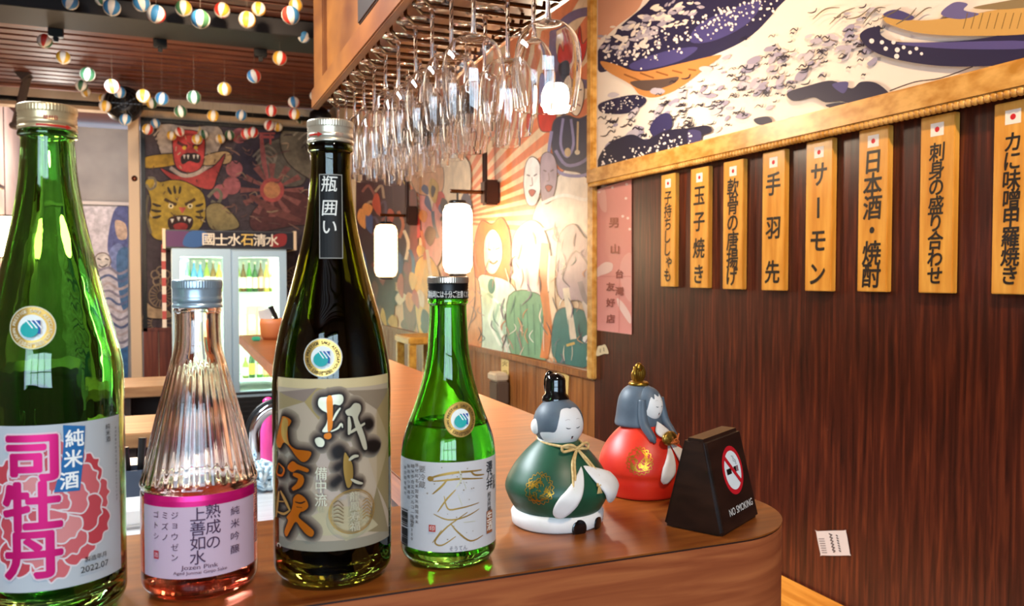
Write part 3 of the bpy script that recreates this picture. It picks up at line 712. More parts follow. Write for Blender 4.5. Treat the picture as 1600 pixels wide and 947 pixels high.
# pink poster, small stickers
zf0 = atX(936, 291, XW - .002)
A = Art([(933, 296), (987, 280), (987, 523), (933, 516)]); A.rect(930, 270, 990, 530, '#e39a90').up()
A.blob([(933, 420), (945, 410), (957, 412), (955, 424), (940, 430), (933, 432)], '#f0cfc4'); A.blob([(964, 466), (974, 474), (985, 492), (985, 506), (974, 492), (966, 478)], '#f0cfc4'); A.blob([(933, 300), (945, 296), (948, 330), (938, 325)], '#ecb4a8'); A.blob([(970, 410), (987, 398), (987, 470), (972, 450)], '#e9aca2')
for x, y in ((936, 300), (957, 293), (979, 288), (978, 310), (973, 338), (981, 341), (984, 358)): A.disc(x, y, 2.2, '#f6ded6', n=10)
A.up(); A.line([(936, 432), (986, 432)], .8, '#cf7d74', sm=0); A.line([(968, 430), (967, 520)], .8, '#cf7d74', sm=0)
A.char('男', 959, 348, 17, '#a8604c', .03, flip=-1); A.char('山', 961, 389, 16, '#a8604c', .03, flip=-1)
A.vtext('台灣', 968, 428, 455, 14, '#96483e', .03, flip=-1); A.vtext('友好店', 954, 448, 498, 14, '#96483e', .03, flip=-1)
tag(A.build('poster', on_plane((1, 0, 0), XW - .002, .0004), [PRINT]), 'narrow pink paper poster with faded brush writing beside the mural corner', 'poster')
A = Art(); A.blob([(932, 556), (934, 542), (940, 540), (946, 539), (951, 552), (944, 553)], '#d9c79e').up(); A.line([(938, 545), (938, 551)], 1, '#6d5a3e', sm=0); A.line([(943, 543), (944, 549)], 1, '#6d5a3e', sm=0)
tag(A.build('torn_sticker', on_plane((1, 0, 0), XW - .002, .0004), [PRINT]), 'small torn cream sticker on the wall below the pink poster', 'sticker')
A = Art(); A.blob([(1275, 831), (1277, 830), (1318, 829), (1322, 831), (1328, 865), (1326, 868), (1285, 868), (1282, 866)], '#c9bcb4', n=3).up()
for k in range(7): A.line([(1279 + k * .9, 842 + 3.6 * k), (1288 + k * .7, 842 + 3.6 * k)], 1.2, '#7d716c', sm=0)
for k in range(6): A.line([(1295 + k * 1.0, 834 + 5 * k), (1300 + k, 836 + 5 * k), (1297 + k, 838 + 5 * k)], 1.8, '#4d4340', sm=0)
for k in range(7): A.line([(1306 + k * .8, 836 + 4 * k), (1309 + k * .8, 838 + 4 * k)], 1.6, '#4d4340', sm=0)
tag(A.build('wall_label', on_plane((1, 0, 0), XW - .002, .0004), [PRINT]), 'small white printed label stuck low on the dark wall right of the counter', 'sticker')

# bamboo menu plaques
bamboo = noisy('bamboo', '#cc8a2c', '#e8b04e', (10, 10, 1.2), 5, 4, .38, .06, spec=.5, c3='#da9c3c')
ITEMS = [('子持ちししゃも', 1033, 1055, 270, 449, 12, .62), ('玉子焼き', 1079, 1107, 260, 451, 17, .66), ('軟骨の唐揚げ', 1130, 1161, 249, 453, 17, .7), ('手羽先', 1191, 1226, 234, 455, 25, .8), ('サーモン', 1259, 1300, 217, 456, 28, .78), ('日本酒・焼酎', 1341, 1387, 198, 457, 32, .84), ('刺身の盛り合わせ', 1437, 1490, 178, 459, 33, .9), ('カに味噌甲羅焼き', 1551, 1612, 156, 461, 40, 1)]
ORD = ['first', 'second', 'third', 'fourth', 'fifth', 'sixth', 'seventh', 'eighth']
ink_print = painted('brush_ink', .45)
for i, (txt, xl, xr, yt, yb_, sz, _) in enumerate(ITEMS):
    xf = XW - .013; a, c = atX(xl, 300, xf), atX(xr, 300, xf); zt, zb_ = atX((xl + xr) / 2, yt + 2, xf).z, atX((xl + xr) / 2, yb_ - 1, xf).z
    w, h = abs(a.y - c.y), zt - zb_
    cy = (a.y + c.y) / 2
    t = thing('menu_plaque', 'bamboo menu plaque brushed with %s, %s' % (txt, 'partly cut off by the right edge of the photo' if i == 7 else ORD[i] + ' plaque from the pink poster'), 'menu plaque', (XW, cy, zb_), 0, 'bamboo menu plaques in a row on the dark wall')
    b = NB(); box(b, -.013, -.0005, -w / 2, w / 2, 0, h, .0012); sharp(obj('board', b, bamboo, t))
    fn = lambda x, y, l: (-.0133 - l * .0001, -x, y)            # x runs to the photo's right, towards the camera
    fw = min(.026, w * .5); fz = h - .024
    A = Art(); A.rect(-fw / 2, fz - .011, fw / 2, fz + .011, '#f4efe6').up(); A.disc(0, fz, .0046, '#c8202a')
    A.build('flag_sticker', fn, [PRINT], t)
    A = Art(); n = len(txt); y1 = h - .062 if n > 5 else h - .068; y0 = .03 if n > 5 else .034
    if n == 3: y0, y1 = .04, h - .07
    A.vtext(txt, 0, y1, y0, min(w * .86, .052, (y1 - y0) / max(1, n - 1) * 1.14), '#1a120c', .022, sx=.95, shear=.06)
    A.build('brush_writing', fn, [ink_print], t)

# socket box, paper tag and paper strip on the plank wainscot
q = atX(789, 606, XM - .02)
t = thing('socket_box', 'dark socket box with a pale cover on the plank wainscot', 'socket', q)
b = NB(); box(b, -.05, .0, -.045, .045, -.06, .03, .006); obj('box', b, mat('brown_plastic', '#5b4636', .5), t)
b = NB(); box(b, -.056, -.0, -.04, .05, .03, .062, .006); obj('cover', b, mat('beige_plastic', '#c9b394', .5), t)
A = Art(); A.poly([(783, 560), (795, 563), (795, 592), (783, 588)], '#d8bf7c').up(); A.vtext('火元', 789, 568, 583, 9, '#6d5526', .01, flip=-1)
tag(A.build('paper_strip', on_plane((1, 0, 0), XM - .014, .0004), [PRINT]), 'small yellow paper strip above the socket box', 'notice')
A = Art(); A.poly([(868, 590), (872, 575), (889, 588), (887, 620), (872, 606)], '#d9b56a').up(); A.line([(876, 588), (882, 592), (876, 598), (883, 604), (878, 608)], 1.5, '#8d6a34')
tag(A.build('paper_tag', on_plane((1, 0, 0), XM - .014, .0004), [PRINT]), 'pointed yellow paper tag on the wainscot behind the green doll', 'notice')

# white lanterns on wall arms
paper_on = mat('lit_paper', '#fff4e4', .8, emit='#ffd9a8', es=20)
paper_far = mat('lit_paper_far', '#fff0dc', .8, emit='#ffc890', es=4.2)
def lantern(px, py, wpx, hpx, X, label, m, arm=True, alabel=None):
    q = atX(px, py, X); d = (q - EYE).dot(FWD); r, h = wpx * d / F_PX / 2, hpx * d / F_PX
    t = thing('paper_lantern', label, 'lantern', q - Vector((0, 0, h / 2)), 0, 'white paper lanterns')
    prof = [(r * .55, 0), (r * .85, h * .03)]
    n = 11
    for k in range(n * 4 + 1):
        f = k / (n * 4); e = min(1, .86 + .9 * min(f, 1 - f) * 2.2)
        prof.append((r * (e - .025 * abs(math.cos(PI * n * f))), h * (.05 + .9 * f)))
    prof += [(r * .85, h * .97), (r * .55, h)]
    b = NB(); lathe(b, prof, 28); obj('shade', b, m, t, True)
    for z, n_ in ((-.012, 'bottom_cap'), (h - .002, 'top_cap')):
        b = NB(); lathe(b, [(0, z), (r * .58, z), (r * .6, z + .004), (r * .6, z + .012), (r * .5, z + .016), (0, z + .016)], 20); obj(n_, b, black_plastic, t, True)
    if not arm: b = NB(); tube(b, [(0, 0, h + .01), (0, 0, ZC - q.z + h / 2)], .004, 6); obj('cord', b, black_plastic, t)
    if arm:
        b = NB(); tube(b, [(0, 0, h + .01), (0, 0, h + .05)], .004, 6); obj('cord', b, black_plastic, t)
        c = thing('wall_bracket', alabel, 'wall arm', (X, q.y, q.z + h / 2 + .05))
        L = XM - X
        b = NB(); tube(b, [(-.03, 0, 0), (L - .05, 0, 0)], .008, 8); obj('arm', b, rod_metal, c)
        b = NB(); box(b, L - .07, L - .005, -.03, .03, -.05, .05, .008); obj('wall_plate', b, mat('dark_bronze', '#3a2218', .4, .6), c)
        b = NB(); tube(b, [(L - .06, 0, .04), (L - .06, 0, .36)], .011, 8); obj('conduit', b, mat('dark_bronze'), c)
        if px > 650:
            A = Art(); rr = r * 1.0
            for k, z in enumerate((.62, .5, .38, .27)): A.line([(-1.12 * r, h * z), (-.9 * r, h * (z - .02)), (-.95 * r, h * (z - .06))], .006, '#8c8478')
            A.vtext('うどん', -1.0 * r, h * .5, h * .26, r * .5, '#8c8478', .0)
            th = math.atan2(-q.x, q.y)
            A.build('writing', lambda x, y, l: (1.012 * r * math.sin(x / r + th), -1.012 * r * math.cos(x / r + th), y), [PRINT], t, stepx=.004)
lantern(715, 373, 46, 108, 1.05, 'brightest white paper lantern, above the small green bottle', paper_on, True, 'dark bronze wall bracket holding the lantern above the small green bottle')
lantern(603, 392, 36, 82, 1.05, 'white paper lantern farther along, right of the tall dark bottle', paper_far, True, 'bronze wall bracket holding the farther lantern, right of the dark bottle')
q = atD(9, 370, 6.3)
lantern(9, 370, 46, 62, q.x, 'lit white lantern at the left edge behind the large green bottle', paper_on, False)
# small wooden table by the painted wall
q = atX(655, 524, 1.12)
t = thing('side_table', 'small honey-coloured wooden table against the painted wall behind the bottles', 'table', (1.12, q.y, 0))
yel = noisy('yellow_wood', '#b07a24', '#d8a440', (8, 1, 8), 5, 3, .4)
b = NB(); box(b, -.09, .09, -.14, .14, q.z - .035, q.z, .006); obj('tabletop', b, yel, t)
for x in (-.085, .05):
    for y in (-.13, .095): b = NB(); box(b, x, x + .035, y, y + .035, 0, q.z - .035, .003); obj('leg', b, yel, t)
# ------------------------------------------------------------------ beer fridge at the far wall
YFR = 6.36
fx0, fx1 = atY(268, 450, YFR).x, atY(448, 450, YFR).x
fzt, fzb = atY(360, 389, YFR).z, atY(400, 622, YFR).z
fzh = atY(360, 361, YFR).z
fridge = thing('drinks_fridge', 'lit two-door drinks fridge with a dark header sign below the far mural', 'fridge', ((fx0 + fx1) / 2, YFR, 0))
FW = (fx1 - fx0) / 2
pale_blue = mat('pale_blue_enamel', '#b4d6ee', .4); inner = mat('white_liner', '#f2f6f0', .5)
b = NB()
box(b, -FW, -FW + .05, 0, .6, .1, fzt); box(b, FW - .05, FW, 0, .6, .1, fzt); box(b, -FW + .05, FW - .05, .56, .6, .1, fzt - .06); box(b, -FW + .05, FW - .05, 0, .6, fzt - .06, fzt); box(b, -FW + .05, FW - .05, 0, .56, fzb - .02, fzb + .03)
obj('cabinet', b, inner, fridge)
b = NB(); box(b, -FW, FW, -.03, .02, .06, fzb, .004)
for k in range(8): box(b, -FW + .06, FW - .06, -.036, -.02, .14 + k * .035, .155 + k * .035)
obj('kick_grille', b, mat('charcoal_plastic', '#24262b', .5), fridge)
for k, (u0, u1) in enumerate(((-FW + .005, -.0), (.0, FW - .005))):
    b = NB(); w_ = .055; y0, y1 = -.045 + .015 * k, -.012 + .015 * k
    box(b, u0, u0 + w_, y0, y1, fzb, fzt); box(b, u1 - w_, u1, y0, y1, fzb, fzt); box(b, u0 + w_, u1 - w_, y0, y1, fzt - .06, fzt); box(b, u0 + w_, u1 - w_, y0, y1, fzb, fzb + .06)
    d = obj('door', b, pale_blue, fridge)
    b = NB(); box(b, u0 + w_, u1 - w_, y0 + .012, y0 + .018, fzb + .06, fzt - .06); obj('glass', b, pane_mat('fridge_glass', '#eef6f4', .06), d)
A = Art(); hh = fzh - fzt
b = NB(); box(b, -FW - .04, FW + .05, -.06, .5, fzt, fzh, .006); hd = obj('header', b, mat('header_black', '#17151f', .4), fridge)
A.rect(-FW - .03, fzt + .01, FW + .04, fzh - .01, '#1a1826').up(); A.rect(-FW - .03, fzt + .01, -FW + .12, fzh - .01, '#5a3460'); A.blob([(-FW + .08, fzt + .02), (-FW + .2, fzt + .015), (-FW + .24, fzh - .02), (-FW + .12, fzh - .015)], '#2f5a94'); A.blob([(FW - .12, fzt + .02), (FW - .02, fzt + .03), (FW - .01, fzh - .02), (FW - .1, fzh - .03)], '#8c2a2c'); A.up()
for k, ch in enumerate('國士水石清水'): A.char(ch, -.15 + .088 * k, (fzt + fzh) / 2, .095, '#efe6d2' if k != 3 else '#e6c46a', .012)
A.build('lettering', lambda x, y, l: (x, -.0605 - .0008 * l, y), [PRINT], hd)
b = NB(); box(b, -FW - .055, -FW - .035, -.065, .5, fzt - .005, fzh + .005); obj('end_trim', b, mat('cream_paint'), hd); b = NB(); box(b, FW + .045, FW + .065, -.065, .5, fzt - .005, fzh + .005); obj('end_trim', b, mat('cream_paint'), hd)
shelf_z = [atY(400, yy, YFR + .25).z for yy in (456, 530, 590)]
for z in shelf_z:
    b = NB(); box(b, -FW + .05, FW - .05, .06, .55, z - .014, z, .002); obj('shelf', b, mat('white_wire', '#e8eeee', .4), fridge)
tube_on = mat('fridge_tube', '#ffffff', .5, emit='#f4ffdf', es=30)
for x in (-FW + .07, -.02, FW - .08):
    b = NB(); tube(b, [(x, .07, fzb + .06), (x, .07, fzt - .09)], .012, 8); obj('light_tube', b, tube_on, fridge)
def fbottle(nm, px, zs, h, r, colr, label, lab=None, row=.25, grp='bottles and cartons in the drinks fridge'):
    q = atY(px, 500, YFR + row)
    t = thing(nm, label, 'bottle' if 'bottle' in nm else 'carton', (q.x, YFR + row, zs + .0005), 0, grp)
    m = mat('fridge_' + colr, colr, .25)
    if 'bottle' in nm:
        b = NB(); lathe(b, [(0, 0), (r, 0), (r, h * .55), (r * .8, h * .66), (r * .34, h * .78), (r * .32, h * .95), (0, h * .95)], 16); obj('glass', b, m, t, True)
        b = NB(); lathe(b, [(0, h * .93), (r * .42, h * .93), (r * .42, h), (0, h)], 12); obj('cap', b, mat('fridge_cap', '#d8d2b8', .4), t, True)
        b = NB(); lathe(b, [(r * 1.02, h * .12), (r * 1.02, h * .48)], 16); obj('label', b, mat('fridge_lab' + (lab or '#e9e2c8'), lab or '#e9e2c8', .6), t, True)
    else:
        b = NB(); box(b, -r, r, -r * .8, r * .8, 0, h, .004); obj('box', b, m, t)
        b = NB(); box(b, -r * .7, r * .7, -r * .8 - .002, -r * .79, h * .3, h * .75); obj('label', b, mat('fridge_lab' + (lab or '#e9e2c8'), lab or '#e9e2c8', .6), t)
cols = {'green': '#3f7a2c', 'blue': '#4a86b8', 'brown': '#6a4a1c', 'olive': '#7c8a2c', 'yellow': '#c8b63c', 'dark green': '#24501f'}
seq = [(294, 'green'), (304, 'blue'), (314, 'blue'), (324, 'olive'), (334, 'brown'), (343, 'yellow')]
for i, (px, c) in enumerate(seq): fbottle('sake_bottle', px, shelf_z[0], .245 - .01 * (i % 3), .0215, cols[c], '%s bottle on the fridge\'s top shelf left side, %s from the left' % (c, ORD[i]))
seq = [(372, 'olive', '#efe9d6'), (381, 'brown', '#e4d8b8'), (390, 'green', '#d8e0c0'), (399, 'dark green', '#e8c6b0'), (408, 'brown', '#e0a48c'), (417, 'yellow', '#e8b09a'), (426, 'olive', '#efe2c4')]
for i, (px, c, l) in enumerate(seq): fbottle('sake_bottle', px, shelf_z[0], .24 - .012 * (i % 2), .0205, cols[c], '%s bottle on the fridge\'s top shelf right side, %s from the left' % (c, ORD[i]), l)
seq = [(378, '#ece0a8', .19), (393, '#e8c48c', .25), (408, '#e3b58a', .25), (422, '#ece6c0', .17), (300, '#ece0a8', .18), (322, '#e6d29a', .2)]
for i, (px, c, h) in enumerate(seq): fbottle('drink_carton', px, shelf_z[1], h, .031, c, '%s carton on the fridge\'s middle shelf, %s' % ('pale yellow' if i in (0, 3, 4, 5) else 'peach', ('first behind the right door', 'second behind the right door', 'third behind the right door', 'last behind the right door', 'first behind the left door', 'second behind the left door')[i]))
seq = [(383, 'olive', .17, '#d9ecc8'), (393, 'dark green', .23, '#d8c03c'), (405, 'green', .22, '#e8e0b0'), (415, 'olive', .17, '#e0876c'), (425, 'yellow', .16, '#efe6d0')]
for i, (px, c, h, l) in enumerate(seq): fbottle('sake_bottle', px, shelf_z[2], h, .022, cols[c], '%s bottle on the fridge\'s bottom shelf, %s from the left' % (c, ORD[i]), l)
# red and white striped cord of a banner beside the fridge
A = Art(); 
t = thing('striped_banner', 'narrow red and white striped banner hanging beside the fridge', 'banner', (fx0 - .05, YFR + .1, fzb))
b = NB(); 
for k in range(10): box(b, -.014, .014, -.002, .002, fzt - fzb - .03 - k * .06, fzt - fzb + .03 - k * .06, mi=k % 2)
obj('cloth', b, [mat('banner_red', '#b5504c', .7), mat('banner_white', '#e8dccc', .7)], t)

# ------------------------------------------------------------------ strings of paper balls
BALLS = '''r1 110 3 24 blue|r1 157 0 17 green|r1 175 12 26 blue|r1 221 5 26 blue|r1 244 22 28 blue red|r1 287 13 25 green yellow|r1 313 30 29 blue green|r1 347 16 24 red yellow|r1 386 31 26 yellow|r1 404 14 22 yellow|r1 462 8 21 yellow|r1 454 24 28 blue red|r1 475 57 20 blue
r2 70 64 22 red green|r2 99 90 21 yellow|r2 137 116 22 green|r2 127 134 18 green|r2 134 144 15 yellow|r2 175 135 22 yellow red|r2 187 144 18 blue|r2 162 154 15 yellow|r2 164 166 18 yellow|r2 199 176 15 yellow|r2 196 187 18 blue|r2 224 150 21 yellow|r2 237 161 17 yellow green|r2 253 154 20 blue|r2 303 152 21 green|r2 351 139 21 yellow|r2 397 119 21 blue red|r2 437 91 22 red yellow
r3 282 174 19 green|r3 333 181 18 yellow|r3 377 180 17 blue|r3 424 173 18 red|r3 459 160 18 blue red|r3 460 178 18 red yellow|r3 468 186 15 green|r3 421 196 17 red|r3 434 198 15 yellow|r3 231 202 17 yellow red|r3 243 193 15 blue|r3 268 212 15 yellow|r3 281 206 15 red|r3 308 218 16 yellow|r3 318 210 15 green|r3 344 217 15 yellow|r3 359 211 15 green|r3 385 209 17 red yellow|r3 395 207 17 red|r3 491 150 15 blue'''
PC = {'red': '#d23a2c', 'yellow': '#e8b23a', 'blue': '#3f86b8', 'green': '#3c6b46'}
ballw = mat('ball_white', '#f0e6d6', .55)
BM = {k: mat('ball_' + k, v, .5) for k, v in PC.items()}
thread = mat('thread', '#7a6a58', .8)
rows = {'r1': [], 'r2': [], 'r3': []}
for s in BALLS.replace('\n', '|').split('|'):
    p = s.split(); rows[p[0]].append((float(p[1]), float(p[2]), float(p[3]), p[4:]))
RN = {'r1': 'in the top string', 'r2': 'in the middle swag', 'r3': 'in the lowest swag'}
NUM = ['first', 'second', 'third', 'fourth', 'fifth', 'sixth', 'seventh', 'eighth', 'ninth', 'tenth', 'eleventh', 'twelfth', 'thirteenth', 'fourteenth', 'fifteenth', 'sixteenth', 'seventeenth', 'eighteenth', 'nineteenth', 'twentieth', 'twenty-first', 'twenty-second']
rb = random.Random(2); cache = {}; placed = []
for rname, L in rows.items():
    for i, (px, py, dm, cs) in enumerate(sorted(L)):
        d = .078 * F_PX / dm; q = atD(px, py, d)
        while q.z > ZC - .06 or q.y > YF - .12 or (abs(q.y - (YF - .35)) < .08 and abs(q.z - q0.z) < .08): d -= .04; q = atD(px, py, d)
        for _ in range(60):
            if all((q - p).length > dm * d / F_PX / 2 + r2 + .006 for p, r2 in placed): break
            d -= .03; q = atD(px, py, d)
        r = dm * d / F_PX / 2; placed.append((q.copy(), r))
        t = thing('paper_ball', '%s and white paper ball, %s from left %s' % (' and '.join(cs), NUM[i], RN[rname]), 'paper ball', q, 0, 'striped paper balls on strings')
        key = tuple(cs)
        if key not in cache:
            b = NB(); seg = 32; n = 16
            prof = [(math.sin(PI * k / n), -math.cos(PI * k / n)) for k in range(n + 1)]; prof[0] = (0, -1); prof[-1] = (0, 1)
            lathe(b, prof, seg)
            c2 = cs if len(cs) > 1 else cs
            for f in b.faces:
                c = f.calc_center_median(); g = int(((math.atan2(c.x, -c.y) + PI) / (2 * PI)) * 8) % 8
                f.material_index = 0 if g % 2 else 1 + (g // 2) % len(c2)
                if abs(c.z) > .97: f.material_index = 0
            o = obj('ball', b, [ballw] + [BM[c] for c in c2], t, True); cache[key] = o.data
        else:
            o = bpy.data.objects.new('ball', cache[key]); COL.objects.link(o); o.parent = t
        o.scale = (r, r, r); o.rotation_euler = (rb.uniform(-.35, .35), rb.uniform(-.35, .35), math.atan2(-q.x, q.y) + rb.choice((.4, 1.1, 1.9, 2.6)) )
        b = NB(); tube(b, [(0, 0, r * .98), (0, 0, ZC - q.z + .002)], .0006, 4); obj('string', b, thread, t)

# ------------------------------------------------------------------ back tables, sink counter, things on it
tan_top = noisy('tan_table', '#94663f', '#b38456', (1.2, 9, 9), 4, 3, .45)
def back_table(y0, y1, x0, x1, z, label):
    a, c = atZ(230, y0, z), atZ(230, y1, z); xa, xb = atZ(x0, (y0 + y1) / 2, z).x, atZ(x1, (y0 + y1) / 2, z).x
    t = thing('work_table', label, 'table', ((xa + xb) / 2, (a.y + c.y) / 2, 0)); w, h = (xb - xa) / 2, (a.y - c.y) / 2
    b = NB(); box(b, -w, w, -h, h, z - .05, z, .004); obj('tabletop', b, tan_top, t)
    for sx in (-1, 1):
        for sy in (-1, 1): b = NB(); box(b, sx * (w - .04) - .025, sx * (w - .04) + .025, sy * (h - .04) - .025, sy * (h - .04) + .025, 0, z - .05); obj('leg', b, mat('dark_leg', '#3a2a22', .6), t)
    b = NB(); box(b, -w + .03, w - .03, h - .05, h - .03, .12, z - .05); obj('back_panel', b, mat('dark_leg'), t)
back_table(589, 604, 184, 330, .74, 'farther tan table in the kitchen area, seen left of the pink bottle')
back_table(648, 676, 184, 300, .74, 'nearer tan table in the kitchen area, seen left of the pink bottle')
a, c = atZ(60, 560, .86), atZ(150, 575, .86)
t = thing('backdrop_cabinet', 'added dark low cabinet darkening the view through the large green bottle', 'cabinet', ((atZ(-80, 570, .86).x + c.x) / 2, c.y, 0)); w = (c.x - atZ(-80, 570, .86).x) / 2
dk = mat('dark_cabinet', '#1c1614', .5)  # added dark backdrop so the green bottle's lower half reads dark
b = NB(); box(b, -w, w, 0, .5, .08, .83); obj('body', b, dk, t)
b = NB(); box(b, -w - .01, w + .01, -.015, .51, .83, .86, .003); obj('top', b, mat('dark_top', '#2a2422', .4), t)
for k in (-1, 1):
    b = NB(); box(b, min(0, k * (w - .01)) + .004, max(0, k * (w - .01)) - .004, -.02, -.001, .1, .81, .003); d = obj('door', b, dk, t)
    b = NB(); box(b, k * .05 - .006, k * .05 + .006, -.045, -.03, .55, .7, .002); box(b, k * .05 - .005, k * .05 + .005, -.035, -.019, .56, .57); box(b, k * .05 - .005, k * .05 + .005, -.035, -.019, .68, .69); obj('handle', b, chrome, d)
sink = thing('sink_counter', 'low stainless steel counter behind the bar', 'counter', (0, 1.1, 0))
b = NB(); box(b, -1.1, .40, -.36, .9, .81, .85, .006); obj('steel_top', b, steel, sink)
b = NB(); box(b, -1.08, .38, -.33, .88, .05, .81); obj('base', b, mat('steel_base', '#8d9296', .5, .5), sink)
q = atZ(214, 781, .85)
t = thing('utensil_caddy', 'dark blue utensil caddy on the steel counter, seen between the two left bottles', 'caddy', q)
b = NB(); lathe(b, [(0, 0), (.030, 0), (.033, .004), (.035, .058), (.032, .058), (.030, .006), (0, .006)], 4, sx=1, sy=1); o = obj('cup', b, mat('navy_plastic', '#2f3d52', .45), t); o.rotation_euler[2] = R(45)
for x, h, a, m in ((-.012, .095, -.12, black_plastic), (.004, .11, .1, black_plastic), (.016, .105, .25, mat('pink_handle', '#c9605c', .5)), (.02, .12, .4, black_plastic)):
    b = NB(); tube(b, [(x, 0, .01), (x + .3 * a * h, .004, h * .6), (x + a * h * .6, .006, h)], [.004, .006, .007], 8); obj('handle', b, m, t)
q = atZ(216, 812, .85)
t = thing('plastic_tray', 'shallow white plastic tray on the steel counter beside the dark caddy', 'tray', (q.x, q.y, .85))
b = NB(); box(b, -.09, .05, -.05, .035, 0, .008, .003); obj('base', b, white_plastic, t)
b = NB(); box(b, -.09, .05, -.05, -.045, .006, .03, .002); box(b, -.09, .05, .03, .035, .006, .03, .002); box(b, -.09, -.085, -.05, .035, .006, .03, .002); box(b, .045, .05, -.05, .035, .006, .03, .002); obj('rim', b, white_plastic, t)
q = atZ(398, 752, .85); 
t = thing('gooseneck_faucet', 'thick chrome gooseneck faucet behind the bar, left of the tall dark bottle', 'faucet', q, math.atan2(-q.x, q.y))
b = NB(); lathe(b, [(0, 0), (.022, 0), (.022, .01), (.013, .02), (0, .02)], 20); obj('base', b, chrome, t, True)
rr = .046
b = NB(); tube(b, [(0, 0, .012), (0, 0, .06)] + [(rr - rr * math.cos(a), 0, .095 + rr * 1.05 * math.sin(a)) for a in [PI * k / 14 for k in range(15)]] + [(2 * rr, 0, .07)], .0115, 14); obj('spout', b, chrome, t, True)
b = NB(); tube(b, [(0, 0, .06)] + [(rr - (rr + .013) * math.cos(a), .0, .095 + (rr + .013) * 1.05 * math.sin(a)) for a in [PI * k / 14 for k in range(12)]], .005, 8); obj('hose', b, black_plastic, t, True)
q = atZ(424, 742, .85)
t = thing('detergent_bottle', 'bright pink detergent bottle behind the bar beside the chrome faucet', 'bottle', q + Vector((.0, .05, 0)))
b = NB(); lathe(b, [(0, 0), (.024, 0), (.026, .01), (.026, .06), (.017, .105), (.009, .12), (.009, .13), (0, .13)], 24); obj('body', b, mat('pink_plastic', '#e84a9c', .35), t, True)
b = NB(); lathe(b, [(0, .128), (.011, .128), (.011, .145), (.005, .15), (0, .15)], 16); obj('cap', b, mat('magenta_plastic', '#d0207c', .35), t, True)
q = atZ(405, 768, .85); rc = random.Random(4)
b = NB()
for k in range(16):
    a = rc.uniform(0, 2 * PI); P = []
    for i in range(9):
        a += rc.uniform(.3, .8); e = rc.uniform(.2, 1); hz = rc.uniform(.006, .055) * (1.1 - .5 * e)
        P.append((.052 * e * math.cos(a), .035 * e * math.sin(a), hz))
    tube(b, cat(P, 4), rc.uniform(.003, .0052), 6)
tag(obj('rag', b, noisy('pale_blue_cotton', '#8fb3c9', '#bcd6e4', nscale=40, rough=.9), None, True, q + Vector((0, .02, 0))), 'tangled pale blue rag on the steel counter, left of the tall dark bottle', 'rag')

# ------------------------------------------------------------------ bar counter
XO, YFRONT, XI, YI, RC, ZT = .481, .509, .207, .697, .082, 1.05
YE = 2.95
def outline(o=0, x0=-1.25, ye=YE):
    P = [(x0, YFRONT + o), (XO - RC, YFRONT + o)]
    P += [(XO - RC + (RC - o) * math.sin(a), YFRONT + RC - (RC - o) * math.cos(a)) for a in [PI / 2 * k / 14 for k in range(1, 14)]]
    return P + [(XO - o, YFRONT + RC), (XO - o, ye)]
counter = thing('bar_counter', 'L-shaped wooden bar counter with a rounded corner carrying the bottles and dolls', 'bar counter', (0, 0, 0))
top_wood = noisy('walnut_laminate', '#6a3210', '#96541e', (3, 26, 3), 3.2, 5, .3, .03, lo=.3, hi=.7, spec=.5, c3='#824518')
edge_wood = noisy('cherry_laminate', '#8a4426', '#b0653a', (2.2, 2.2, 30), 3.2, 5, .34, .03, lo=.3, hi=.72, c3='#9d5430', dist=1.2)
P = outline() + [(XI, YE), (XI, YI), (-1.25, YI)]
b = NB(); prism(b, P, ZT - .0012, ZT); obj('worktop', b, top_wood, counter)
b = NB(); P2 = outline(.0006) + [(XI, YE), (XI, YI), (-1.25, YI)]; prism(b, P2, ZT - .03, ZT - .0028); obj('substrate', b, edge_wood, counter)
b = NB(); P3 = outline(.0009) + [(XI + .001, YE), (XI + .001, YI), (-1.25, YI)]; prism(b, P3, ZT - .0028, ZT - .0012); obj('edge_line', b, mat('dark_edge_band', '#33170d', .5), counter)
b = NB(); a = outline(.0003); c = outline(.03)[::-1]; prism(b, a + c, 0, ZT - .0029); o = obj('front_panel', b, edge_wood, counter); sharp(o, 30)
# low bench top by the wall, lower right
zbn = .61
t = thing('wall_bench', 'low honey-coloured wooden bench top along the dark wall, right of the counter', 'bench', (XW, .9, 0))
bench_w = noisy('bench_wood', '#b8711f', '#d8923a', (14, 1.2, 8), 4, 3, .4, .05)
b = NB(); box(b, -.55, -.003, -1.5, .75, zbn - .04, zbn, .004); obj('seat_board', b, bench_w, t)
for y in (-1.2, -.2, .6): b = NB(); box(b, -.5, -.02, y, y + .04, 0, zbn - .04); obj('support', b, mat('dark_leg'), t)
b = NB(); 
# pot with pens at the far end of the bar
q = atZ(430, 530, ZT)
t = thing('clay_pot', 'orange clay pot holding a paper at the far end of the bar', 'pot', (max(q.x, XI + .055), q.y, ZT))
b = NB(); lathe(b, [(0, 0), (.036, 0), (.044, .012), (.048, .05), (.044, .066), (.039, .066), (.042, .05), (.038, .012), (0, .008)], 28); obj('body', b, mat('terracotta', '#b5602c', .6), t, True)
b = NB(); v = [b.verts.new(p) for p in ((-.045, .01, .05), (-.005, .015, .045), (-.01, .012, .10), (-.052, .005, .09))]; b.faces.new(v); bmesh.ops.solidify(b, geom=b.faces[:], thickness=.001); obj('paper', b, white_plastic, t)
b = NB(); tube(b, [(.02, 0, .03), (-.012, 0, .105)], [.005, .009], 8); obj('stick', b, black_plastic, t)
b = NB(); box(b, -.075, -.05, -.03, -.0, 0, .012, .003); tag(obj('green_cap', b, mat('green_plastic', '#2f9a6c', .4), None, False, (q.x + .0, q.y - .03, ZT + .0005)), 'tiny green object beside the clay pot on the bar end', 'cap')

